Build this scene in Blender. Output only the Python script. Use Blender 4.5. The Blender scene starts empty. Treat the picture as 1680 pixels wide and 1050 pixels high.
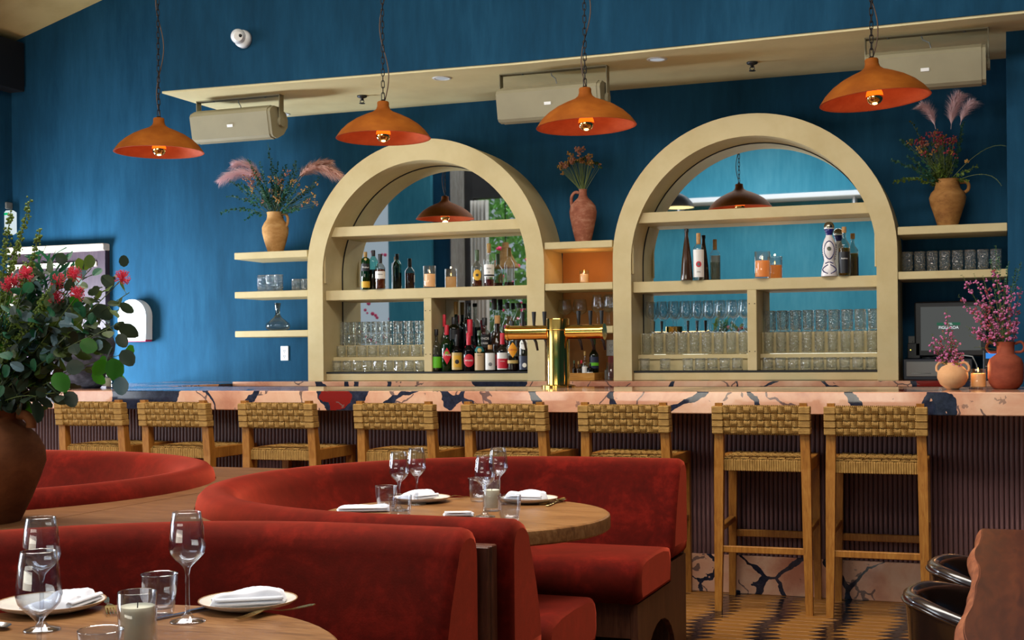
import bpy, math, random
from mathutils import Vector, Matrix
random.seed(11)
SC = bpy.context.scene
COL = SC.collection
PI = math.pi

# ------------------------------------------------------------------ camera
FPX, YAW, ROLL, SHY, HC = 2153.0, math.radians(20.56), math.radians(-0.51), 55.0, 1.3
_c, _s = math.cos(YAW), math.sin(YAW)
FW = Vector((-_s, _c, 0)); R0 = Vector((_c, _s, 0)); U0 = Vector((0, 0, 1))
RT = R0*math.cos(ROLL) + U0*math.sin(ROLL)
UP = U0*math.cos(ROLL) - R0*math.sin(ROLL)
CAM = Vector((0, 0, HC))
cd = bpy.data.cameras.new('camera'); co = bpy.data.objects.new('camera', cd); COL.objects.link(co)
cd.sensor_width = 36; cd.lens = FPX*36/1680; cd.shift_y = SHY/1680; cd.clip_end = 100
m = Matrix((RT, UP, -FW)).transposed().to_4x4(); m.translation = CAM
co.matrix_world = m
SC.camera = co

def ray(px, py): return FW + RT*((px-840)/FPX) - UP*((py-525-SHY)/FPX)
def atY(px, py, Y):
    r = ray(px, py); return CAM + r*(Y/r.y)
def atZ(px, py, Z):
    r = ray(px, py); return CAM + r*((Z-HC)/r.z)
def atD(px, py, d): return CAM + ray(px, py)*d

# ------------------------------------------------------------------ view, world, light
SC.view_settings.view_transform = 'Standard'
SC.view_settings.look = 'None'
SC.view_settings.exposure = 0.0
SC.view_settings.gamma = 1.0
SC.view_settings.use_curve_mapping = False
SC.cycles.max_bounces = 10; SC.cycles.transparent_max_bounces = 40
SC.cycles.glossy_bounces = 5; SC.cycles.transmission_bounces = 8; SC.cycles.diffuse_bounces = 4
SC.cycles.caustics_reflective = True; SC.cycles.caustics_refractive = False
SC.cycles.sample_clamp_indirect = 4.0
W = bpy.data.worlds.new('daylight_sky'); SC.world = W; W.use_nodes = True
bg = W.node_tree.nodes['Background']
bg.inputs['Color'].default_value = (0.80, 0.90, 1.0, 1); bg.inputs['Strength'].default_value = 0.45

def area(name, loc, target, sx, sy, power, col):
    l = bpy.data.lights.new(name, 'AREA'); l.shape = 'RECTANGLE'; l.size = sx; l.size_y = sy
    l.energy = power; l.color = col
    o = bpy.data.objects.new(name, l); COL.objects.link(o); o.location = loc
    d = Vector(target) - Vector(loc)
    o.rotation_euler = d.to_track_quat('-Z', 'Y').to_euler()
    return o
# daylight through the open left side of the room, a roof light, and two added fill lamps behind the camera
area('side_window', (-7.95, 8.05, 1.15), (-6.2, 9.17, 0.85), 1.0, 1.1, 330, (0.80, 0.90, 1.0))
area('patio_daylight', (-11.5, 2.4, 2.6), (-5.0, 8.2, 1.6), 5.5, 4.0, 480, (0.86, 0.93, 1.0))
area('roof_light_front', (-2.4, 4.0, 4.75), (-2.4, 4.0, 0), 5.4, 1.8, 400, (1.0, 0.95, 0.88))
area('rear_wall_fill', (-3.2, -1.5, 4.75), (-3.2, -2.3, 0), 5.0, 1.4, 120, (0.97, 0.97, 1.0))  # added lamp, brightens the wall behind the camera
area('garden_sky', (-7.7, -3.8, 5.5), (-7.7, -5.3, 2.2), 3.4, 1.2, 260, (0.95, 0.98, 1.0))
area('soffit_fill', (-3.6, -2.9, 0.8), (-3.2, 8.2, 3.4), 5.0, 1.1, 150, (1.0, 0.93, 0.76))  # added low lamp aimed up to brighten the soffit

# ------------------------------------------------------------------ materials
def lin(c):
    def f(v):
        v /= 255.0
        return v/12.92 if v <= 0.04045 else ((v+0.055)/1.055)**2.4
    return (f(c[0]), f(c[1]), f(c[2]), 1.0)
MATS = {}
class NT:
    def __init__(s, name):
        s.m = bpy.data.materials.new(name); s.m.use_nodes = True
        s.t = s.m.node_tree; s.t.nodes.clear()
        s.out = s.n('ShaderNodeOutputMaterial')
    def n(s, typ, **kw):
        x = s.t.nodes.new(typ)
        for k, v in kw.items():
            if k.startswith('i_'): x.inputs[k[2:].replace('_', ' ')].default_value = v
            else: setattr(x, k, v)
        return x
    def l(s, a, b): s.t.links.new(a, b)
    def coord(s, scale=(1, 1, 1), rot=(0, 0, 0), kind='Object'):
        tc = s.n('ShaderNodeTexCoord'); mp = s.n('ShaderNodeMapping')
        mp.inputs['Scale'].default_value = scale; mp.inputs['Rotation'].default_value = rot
        s.l(tc.outputs[kind], mp.inputs['Vector']); return mp.outputs['Vector']
    def noise(s, vec, scale, detail=4, rough=0.55, dist=0.0):
        x = s.n('ShaderNodeTexNoise'); x.inputs['Scale'].default_value = scale
        x.inputs['Detail'].default_value = detail; x.inputs['Roughness'].default_value = rough
        x.inputs['Distortion'].default_value = dist
        if vec is not None: s.l(vec, x.inputs['Vector'])
        return x.outputs['Fac']
    def ramp(s, fac, stops, interp='LINEAR'):
        x = s.n('ShaderNodeValToRGB'); x.color_ramp.interpolation = interp
        e = x.color_ramp.elements
        while len(e) < len(stops): e.new(0.5)
        for k, (p, c) in enumerate(stops):
            e[k].position = p; e[k].color = c if len(c) == 4 else lin(c)
        s.l(fac, x.inputs['Fac']); return x.outputs['Color']
    def mix(s, fac, a, b, blend='MIX'):
        x = s.n('ShaderNodeMix', data_type='RGBA', blend_type=blend)
        for sock, v in ((x.inputs[0], fac), (x.inputs[6], a), (x.inputs[7], b)):
            if isinstance(v, (int, float)): sock.default_value = v
            elif isinstance(v, tuple): sock.default_value = v
            else: s.l(v, sock)
        return x.outputs[2]
    def math(s, op, a, b=0.0):
        x = s.n('ShaderNodeMath', operation=op)
        for sock, v in ((x.inputs[0], a), (x.inputs[1], b)):
            if isinstance(v, (int, float)): sock.default_value = v
            else: s.l(v, sock)
        return x.outputs[0]
    def bsdf(s, color, rough=0.5, metal=0.0, spec=0.5, bump=None, bstr=0.2, bdist=0.01, sheen=0.0, coat=0.0, emit=None, estr=0.0, trans=0.0, sheen_tint=None):
        b = s.n('ShaderNodeBsdfPrincipled')
        if isinstance(color, tuple): b.inputs['Base Color'].default_value = color
        else: s.l(color, b.inputs['Base Color'])
        if isinstance(rough, (int, float)): b.inputs['Roughness'].default_value = rough
        else: s.l(rough, b.inputs['Roughness'])
        b.inputs['Metallic'].default_value = metal
        b.inputs['Specular IOR Level'].default_value = spec
        b.inputs['Sheen Weight'].default_value = sheen
        if sheen_tint: b.inputs['Sheen Tint'].default_value = sheen_tint
        b.inputs['Coat Weight'].default_value = coat
        b.inputs['Coat Roughness'].default_value = 0.08
        b.inputs['Transmission Weight'].default_value = trans
        if emit: b.inputs['Emission Color'].default_value = emit; b.inputs['Emission Strength'].default_value = estr
        if bump is not None:
            bp = s.n('ShaderNodeBump'); bp.inputs['Strength'].default_value = bstr; bp.inputs['Distance'].default_value = bdist
            s.l(bump, bp.inputs['Height']); s.l(bp.outputs['Normal'], b.inputs['Normal'])
        s.l(b.outputs[0], s.out.inputs['Surface'])
        return s.m

def plain(name, rgb, rough=0.5, metal=0.0, var=0.0, vscale=6, **kw):
    if name in MATS: return MATS[name]
    t = NT(name)
    col = lin(rgb)
    if var:
        f = t.noise(t.coord(), vscale, 5)
        d = tuple(max(0, c*(1-var)) for c in col[:3]) + (1,); u = tuple(min(1, c*(1+var)) for c in col[:3]) + (1,)
        col = t.ramp(f, [(0.3, d), (0.7, u)])
    MATS[name] = t.bsdf(col, rough, metal, **kw); return MATS[name]

def m_plaster(name, dark, mid, light):
    t = NT(name)
    v = t.coord((1, 1, 0.35)); f = t.noise(v, 1.3, 6, 0.6, 0.4)
    g = t.noise(t.coord((3.0, 3.0, 0.5)), 5, 5, 0.65)
    k = t.math('ADD', t.math('MULTIPLY', f, 0.65), t.math('MULTIPLY', g, 0.35))
    c = t.ramp(k, [(0.32, dark), (0.5, mid), (0.68, light)])
    MATS[name] = t.bsdf(c, 0.8, bump=t.noise(t.coord(), 60, 3), bstr=0.08, spec=0.08)
    return MATS[name]
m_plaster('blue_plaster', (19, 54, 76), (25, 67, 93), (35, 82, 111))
m_plaster('blue_plaster_lit', (52, 122, 144), (66, 140, 160), (86, 156, 174))  # same blue paint, with the strong light on it put into the colour

def m_cream(name, base, dark):
    t = NT(name)
    f = t.noise(t.coord((1, 1, 1)), 3.0, 5, 0.6)
    c = t.ramp(f, [(0.3, dark), (0.6, base)])
    s = t.noise(t.coord((4, 4, 1)), 45, 3, 0.7)
    k = t.ramp(s, [(0.22, (0.35, 0.30, 0.2, 1)), (0.27, (1, 1, 1, 1))])
    c = t.mix(1.0, c, k, 'MULTIPLY')
    MATS[name] = t.bsdf(c, 0.55, bump=t.noise(t.coord((6, 6, 1)), 30, 4), bstr=0.08, spec=0.3)
m_cream('cream_paint', (200, 182, 136), (188, 168, 120))
m_cream('soffit_paint', (222, 208, 160), (210, 194, 146))
m_cream('ceiling_paint', (200, 178, 122), (184, 160, 106))

def m_wood(name, c1, c2, c3, scale=(1, 1, 1), rough=0.45, gscale=14, coat=0.0, rot=(0, 0, 0), spec=0.35):
    t = NT(name)
    v = t.coord(scale, rot)
    f = t.noise(v, gscale, 6, 0.65, 0.6)
    big = t.noise(t.coord(tuple(q*0.3 for q in scale), rot), 5, 3, 0.5)
    k = t.math('ADD', t.math('MULTIPLY', f, 0.7), t.math('MULTIPLY', big, 0.3))
    c = t.ramp(k, [(0.33, c1), (0.5, c2), (0.66, c3)])
    MATS[name] = t.bsdf(c, rough, bump=f, bstr=0.12, bdist=0.004, coat=coat, spec=spec)
m_wood('oak', (122, 74, 24), (154, 98, 35), (174, 120, 52), (8, 8, 0.9))
m_wood('walnut_top', (98, 62, 32), (132, 88, 48), (158, 114, 70), (1.2, 9, 4), 0.33, 9)
m_wood('walnut_ledge', (82, 50, 26), (104, 67, 38), (122, 84, 52), (1.0, 9, 4), 0.55, 8, spec=0.15)
m_wood('walnut_panel', (62, 34, 22), (84, 48, 32), (102, 62, 42), (10, 10, 1.0), 0.45, 8)
m_wood('redwood', (44, 16, 6), (64, 26, 10), (86, 40, 17), (6, 0.8, 4), 0.45, 7, spec=0.2)
m_wood('live_edge_bark', (96, 46, 24), (128, 68, 38), (164, 102, 64), (9, 2, 6), 0.5, 8)
m_wood('floor_wood', (98, 58, 20), (136, 88, 34), (164, 114, 52), (0.9, 22, 1), 0.46, 12)
m_wood('tray_wood', (140, 92, 30), (170, 118, 44), (188, 138, 60), (1, 6, 6), 0.5, 10)
m_wood('flute_wood', (80, 56, 58), (106, 76, 76), (130, 96, 92), (14, 14, 0.7), 0.42, 10)
m_wood('dark_door_wood', (48, 36, 46), (58, 44, 54), (70, 54, 62), (10, 10, 1), 0.5, 8)
m_wood('pale_trim_wood', (206, 190, 172), (218, 204, 188), (228, 216, 200), (1, 6, 6), 0.6, 8)
m_wood('weathered_column', (150, 140, 128), (176, 168, 156), (196, 190, 180), (8, 8, 0.8), 0.7, 8)

def m_marble(name, off, sc):
    t = NT(name)
    v0 = t.coord((sc, sc, sc)); va = t.n('ShaderNodeVectorMath', operation='ADD'); va.inputs[1].default_value = off; t.l(v0, va.inputs[0]); v = va.outputs[0]
    wob = t.n('ShaderNodeTexNoise'); wob.inputs['Scale'].default_value = 2.2; wob.inputs['Detail'].default_value = 5
    t.l(v, wob.inputs['Vector'])
    mx = t.n('ShaderNodeMix', data_type='VECTOR'); mx.inputs[0].default_value = 0.30
    t.l(v, mx.inputs[4]); t.l(wob.outputs['Color'], mx.inputs[5]); vv = mx.outputs[1]
    base = t.ramp(t.noise(vv, 3.2, 6, 0.6), [(0.30, (176, 112, 86)), (0.46, (208, 152, 120)), (0.62, (222, 178, 146)), (0.75, (206, 142, 114))])
    vo = t.n('ShaderNodeTexVoronoi', feature='DISTANCE_TO_EDGE'); vo.inputs['Scale'].default_value = 2.8
    t.l(vv, vo.inputs['Vector'])
    wide = t.math('MULTIPLY', t.noise(v, 2.6, 3), 0.14)
    vein = t.math('LESS_THAN', vo.outputs['Distance'], t.math('SUBTRACT', wide, 0.042))
    vo2 = t.n('ShaderNodeTexVoronoi', feature='DISTANCE_TO_EDGE'); vo2.inputs['Scale'].default_value = 9.0
    t.l(vv, vo2.inputs['Vector'])
    fine = t.math('MULTIPLY', t.math('LESS_THAN', vo2.outputs['Distance'], 0.03), t.math('GREATER_THAN', t.noise(v, 3.1, 2), 0.55))
    vc = t.n('ShaderNodeTexVoronoi', feature='F1'); vc.inputs['Scale'].default_value = 2.8
    t.l(vv, vc.inputs['Vector'])
    sep = t.n('ShaderNodeSeparateColor'); t.l(vc.outputs['Color'], sep.inputs[0])
    cell = t.math('GREATER_THAN', sep.outputs[0], 0.84)
    blot = t.math('GREATER_THAN', t.noise(v, 9, 5, 0.7), 0.66)
    navy = t.math('MAXIMUM', t.math('MAXIMUM', vein, cell), t.math('MULTIPLY', fine, 0.75))
    navy = t.math('MAXIMUM', navy, t.math('MULTIPLY', blot, 0.5))
    ncol = t.ramp(t.noise(v, 26, 5, 0.7), [(0.35, (26, 28, 40)), (0.6, (44, 48, 64)), (0.8, (66, 67, 80))])
    c = t.mix(navy, base, ncol)
    # one oxblood cell family
    red = t.math('MULTIPLY', t.math('GREATER_THAN', sep.outputs[2], 0.965), t.math('SUBTRACT', 1.0, navy))
    c = t.mix(red, c, lin((120, 30, 26)))
    MATS[name] = t.bsdf(c, 0.09, spec=0.4)
m_marble('breccia_marble', (3.7, 1.3, 0.9), 1.0)
m_marble('breccia_plinth', (0.4, 5.2, 2.6), 1.25)

def m_velvet():
    t = NT('red_velvet')
    f = t.noise(t.coord((1, 1, 1)), 5.5, 8, 0.68, 0.5)
    g = t.noise(t.coord((1, 1, 1)), 26, 5, 0.7, 0.3)
    k = t.math('ADD', t.math('MULTIPLY', f, 0.7), t.math('MULTIPLY', g, 0.3))
    c = t.ramp(k, [(0.34, (46, 6, 4)), (0.5, (70, 9, 6)), (0.66, (106, 19, 12))])
    MATS['red_velvet'] = t.bsdf(c, 0.85, bump=t.noise(t.coord(), 220, 3), bstr=0.15, bdist=0.002, sheen=0.62, sheen_tint=lin((255, 104, 74)), spec=0.04)
m_velvet()

def m_rope(name, rot):
    t = NT(name)
    w = t.n('ShaderNodeTexWave', wave_type='BANDS', bands_direction='X'); w.inputs['Scale'].default_value = 46; w.inputs['Distortion'].default_value = 1.5
    w.inputs['Detail'].default_value = 2
    t.l(t.coord((1, 1, 1), rot), w.inputs['Vector'])
    n = t.noise(t.coord(), 40, 4)
    k = t.math('ADD', t.math('MULTIPLY', w.outputs['Fac'], 0.45), t.math('MULTIPLY', n, 0.55))
    c = t.ramp(k, [(0.2, (104, 72, 30)), (0.5, (154, 114, 54)), (0.8, (190, 148, 82))])
    MATS[name] = t.bsdf(c, 0.7, bump=k, bstr=0.5, bdist=0.004, spec=0.25)
m_rope('woven_cord', (0, 0, 0))
m_rope('woven_cord_across', (0, PI/2, 0))

def m_clay(name, c1, c2, c3, sc=3.0, rough=0.75):
    t = NT(name)
    f = t.noise(t.coord((1, 1, 1.8)), sc, 7, 0.65, 0.3)
    c = t.ramp(f, [(0.3, c1), (0.5, c2), (0.7, c3)])
    MATS[name] = t.bsdf(c, rough, bump=t.noise(t.coord((1, 1, 4)), 40, 4), bstr=0.15, bdist=0.004, spec=0.12)
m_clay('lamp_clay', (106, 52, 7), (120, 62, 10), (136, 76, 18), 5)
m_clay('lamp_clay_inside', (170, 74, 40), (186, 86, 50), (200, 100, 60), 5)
m_clay('jug_clay', (146, 102, 58), (176, 130, 78), (198, 156, 104), 9)
m_clay('jug_clay_dark', (112, 72, 38), (150, 104, 56), (172, 124, 72), 9)
m_clay('amphora_clay', (120, 66, 48), (150, 92, 70), (182, 132, 108), 12)
m_clay('urn_clay', (74, 40, 22), (104, 60, 34), (128, 78, 46), 4)
m_clay('buff_clay', (196, 144, 98), (208, 158, 112), (218, 170, 126), 5)
m_clay('russet_clay', (112, 52, 36), (134, 66, 46), (148, 78, 56), 6)
m_clay('grey_pot', (44, 44, 52), (64, 64, 74), (110, 112, 128), 7, 0.6)

plain('black_iron', (26, 20, 18), 0.5, 0.6)
plain('black_rubber', (16, 16, 18), 0.5)
plain('black_leather', (38, 25, 20), 0.2, spec=0.6, coat=0.5)
plain('brown_cord', (70, 46, 26), 0.6)
plain('speaker_paint', (146, 138, 110), 0.6, var=0.06)
plain('white_plastic', (226, 228, 228), 0.35)
plain('white_badge', (240, 240, 236), 0.4)
plain('red_plastic', (190, 30, 70), 0.4)
plain('black_gloss', (10, 10, 14), 0.12)
plain('steel', (180, 182, 186), 0.22, 1.0)
plain('gold_cutlery', (200, 182, 130), 0.22, 1.0)
plain('gunmetal', (70, 72, 76), 0.35, 0.8)
plain('brass', (204, 164, 84), 0.12, 1.0)
plain('gold_mirror', (232, 190, 120), 0.05, 1.0)
plain('mirror_silver', (226, 234, 236), 0.015, 1.0)
plain('napkin_cloth', (226, 224, 228), 0.85, var=0.04, vscale=20)
plain('plate_glaze', (216, 206, 192), 0.25, var=0.05, vscale=40)
plain('plate_rim', (150, 104, 62), 0.35)
plain('wax', (232, 222, 190), 0.6, spec=0.3)
plain('orange_wax', (222, 150, 84), 0.5, emit=lin((255, 120, 20)), estr=0.35)
plain('glow_wax', (240, 205, 160), 0.5, emit=lin((255, 150, 50)), estr=0.30)
plain('wick', (30, 24, 20), 0.8)
plain('cork', (176, 132, 82), 0.8, var=0.15, vscale=60)
plain('grey_plastic', (112, 112, 108), 0.45)
plain('dark_plastic', (24, 25, 28), 0.45)
plain('navy_panel', (24, 30, 42), 0.4)
plain('cable', (40, 42, 48), 0.5)
plain('pale_cable', (150, 152, 150), 0.5)
plain('screw', (30, 26, 22), 0.5)
plain('straw', (96, 34, 34), 0.5)
plain('inlay_black', (14, 15, 22), 0.2, coat=0.3)
plain('curtain_cloth', (206, 196, 184), 0.9, var=0.06, vscale=3)
plain('dark_panel', (52, 48, 46), 0.6, var=0.2, vscale=4)
plain('dark_steel_box', (18, 18, 22), 0.6)
plain('ceramic_white', (222, 216, 214), 0.2)
plain('cobalt', (24, 30, 100), 0.25)
plain('pewter', (140, 132, 116), 0.25, 1.0)
plain('amber_glass_solid', (58, 34, 14), 0.12, coat=0.3)
for n, c in dict(lab_white=(222, 218, 210), lab_yellow=(214, 164, 44), lab_cream=(206, 190, 146), lab_black=(22, 22, 26), lab_red=(196, 24, 46), lab_green=(98, 184, 30), lab_navy=(30, 36, 60),
                 lab_orange=(228, 150, 20), lab_kraft=(190, 160, 120), lab_gold=(190, 160, 90), lab_teal=(40, 110, 110), cap_red=(190, 22, 44), cap_black=(20, 18, 20), cap_gold=(150, 116, 56), cap_green=(60, 80, 50),
                 text_white=(240, 238, 232), text_dark=(40, 36, 36), text_red=(170, 30, 30), sign_green=(20, 190, 110), sign_white=(235, 240, 240), text_grey=(120, 120, 120)).items():
    plain(n, c, 0.45)

def m_emit(name, rgb, st):
    t = NT(name); e = t.n('ShaderNodeEmission'); e.inputs['Color'].default_value = lin(rgb); e.inputs['Strength'].default_value = st
    t.l(e.outputs[0], t.out.inputs['Surface']); MATS[name] = t.m
m_emit('flame', (255, 190, 90), 9.0)
m_emit('bulb_amber', (255, 96, 14), 2.2)
m_emit('filament', (255, 190, 90), 12.0)
m_emit('screen_grey', (92, 94, 92), 0.75)
m_emit('screen_text', (240, 250, 250), 1.0)
m_emit('screen_green', (50, 104, 80), 0.8)
m_emit('screen_blue', (70, 150, 240), 0.9)
m_emit('exit_green', (10, 200, 120), 0.9)
m_emit('exit_white', (225, 240, 245), 0.9)
m_emit('lamp_diffuser', (215, 220, 225), 0.55)
m_emit('lamp_inside_glow', (255, 220, 150), 2.0)
m_emit('indicator', (230, 210, 90), 2.0)

def m_glass(name, rgb, refl=0.75, diff=0.0, dcol=None, bump=0.0, rough=0.03, power=2.6, bscale=60, base=0.05):
    """thin clear-walled glass: tinted see-through sheet, reflecting more at grazing angles"""
    t = NT(name)
    tr = t.n('ShaderNodeBsdfTransparent'); tr.inputs['Color'].default_value = lin(rgb)
    gl = t.n('ShaderNodeBsdfGlossy'); gl.inputs['Roughness'].default_value = rough
    lw = t.n('ShaderNodeLayerWeight'); lw.inputs['Blend'].default_value = 0.5
    if bump:
        w = t.n('ShaderNodeTexVoronoi'); w.inputs['Scale'].default_value = bscale
        t.l(t.coord(), w.inputs['Vector'])
        bp = t.n('ShaderNodeBump'); bp.inputs['Strength'].default_value = bump; bp.inputs['Distance'].default_value = 0.01
        t.l(w.outputs['Distance'], bp.inputs['Height'])
        t.l(bp.outputs['Normal'], gl.inputs['Normal']); t.l(bp.outputs['Normal'], lw.inputs['Normal'])
    p = t.math('POWER', lw.outputs['Facing'], power)
    f = t.math('ADD', t.math('MULTIPLY', p, refl), base)
    mx = t.n('ShaderNodeMixShader'); t.l(f, mx.inputs['Fac']); t.l(tr.outputs[0], mx.inputs[1]); t.l(gl.outputs[0], mx.inputs[2])
    sh = mx.outputs[0]
    if diff:
        d = t.n('ShaderNodeBsdfDiffuse'); d.inputs['Color'].default_value = lin(dcol or rgb)
        m2 = t.n('ShaderNodeMixShader'); m2.inputs['Fac'].default_value = diff
        t.l(sh, m2.inputs[1]); t.l(d.outputs[0], m2.inputs[2]); sh = m2.outputs[0]
    t.l(sh, t.out.inputs['Surface']); MATS[name] = t.m
m_glass('clear_glass', (247, 249, 250))
m_glass('table_glass', (244, 247, 251), 0.85, power=2.2)
m_glass('cut_glass', (246, 248, 247), 1.0, 0.02, (255, 255, 255), bump=0.9, rough=0.05, power=2.2, bscale=55, base=0.03)
m_glass('green_glass', (36, 120, 44), 0.7, 0.12, (20, 90, 30))
m_glass('dark_green_glass', (52, 66, 30), 0.7, 0.25, (24, 34, 14))
m_glass('aqua_glass', (170, 226, 220), 0.8)
m_glass('brown_glass', (120, 74, 28), 0.7, 0.3, (60, 34, 12))
m_glass('black_glass', (30, 30, 34), 0.6, 0.6, (12, 12, 15))
m_glass('smoke_glass', (214, 218, 214), 0.8)
m_glass('red_glass', (190, 26, 30), 0.7, 0.3, (120, 12, 18))
m_glass('whisky', (196, 112, 34), 0.25, 0.22, (150, 70, 12))
m_glass('dark_whisky', (120, 60, 24), 0.25, 0.35, (70, 30, 8))
m_glass('gold_liquor', (206, 168, 66), 0.25, 0.25, (160, 116, 30))
m_glass('olive_liquor', (120, 110, 40), 0.25, 0.3, (80, 72, 20))
m_glass('red_liquor', (150, 30, 20), 0.25, 0.35, (90, 16, 10))
m_glass('clear_liquor', (230, 232, 226), 0.2, 0.05, (220, 220, 210))

def m_leaf(name, c1, c2, trans=0.35, tc=None, rough=0.5):
    t = NT(name)
    f = t.noise(t.coord((1, 1, 1), kind='Object'), 12, 3)
    oi = t.n('ShaderNodeObjectInfo')
    k = t.math('ADD', t.math('MULTIPLY', f, 0.6), t.math('MULTIPLY', oi.outputs['Random'], 0.4))
    c = t.ramp(k, [(0.25, c1), (0.7, c2)])
    b = t.n('ShaderNodeBsdfPrincipled'); t.l(c, b.inputs['Base Color']); b.inputs['Roughness'].default_value = rough
    tl = t.n('ShaderNodeBsdfTranslucent'); tl.inputs['Color'].default_value = lin(tc or c2)
    mx = t.n('ShaderNodeMixShader'); mx.inputs['Fac'].default_value = trans
    t.l(b.outputs[0], mx.inputs[1]); t.l(tl.outputs[0], mx.inputs[2]); t.l(mx.outputs[0], t.out.inputs['Surface'])
    MATS[name] = t.m
m_leaf('leaf_dark', (22, 34, 22), (46, 62, 42))
m_leaf('leaf_bright', (30, 88, 14), (64, 138, 26), 0.4)
m_leaf('leaf_bluegrey', (64, 92, 98), (108, 136, 144), 0.25)
m_leaf('leaf_olive', (40, 56, 18), (82, 102, 34))
m_leaf('leaf_deep', (14, 52, 40), (40, 100, 66))
m_leaf('leaf_moss', (44, 70, 22), (96, 118, 40))
m_leaf('leaf_eucalyptus', (24, 66, 48), (70, 122, 92))
m_leaf('stem_green', (50, 70, 26), (94, 108, 44), 0.1)
m_leaf('amaranth', (98, 120, 40), (150, 166, 74), 0.3)
m_leaf('petal_pincushion', (176, 26, 56), (222, 70, 92), 0.3)
m_leaf('petal_pink', (170, 74, 134), (220, 128, 178), 0.3)
m_leaf('petal_wine', (140, 40, 60), (196, 82, 92), 0.3)
m_leaf('petal_straw', (150, 104, 44), (206, 160, 84), 0.3)
m_leaf('petal_dusty', (150, 92, 74), (196, 132, 104), 0.3)
m_leaf('petal_magenta', (240, 30, 110), (255, 90, 150), 0.3)
m_leaf('plume_pink', (238, 196, 200), (250, 222, 224), 0.2)
m_leaf('plume_tan', (204, 156, 138), (232, 188, 170), 0.2)
m_leaf('hedge', (60, 120, 50), (160, 210, 120), 0.4)
def MT(n): return MATS[n]

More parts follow.
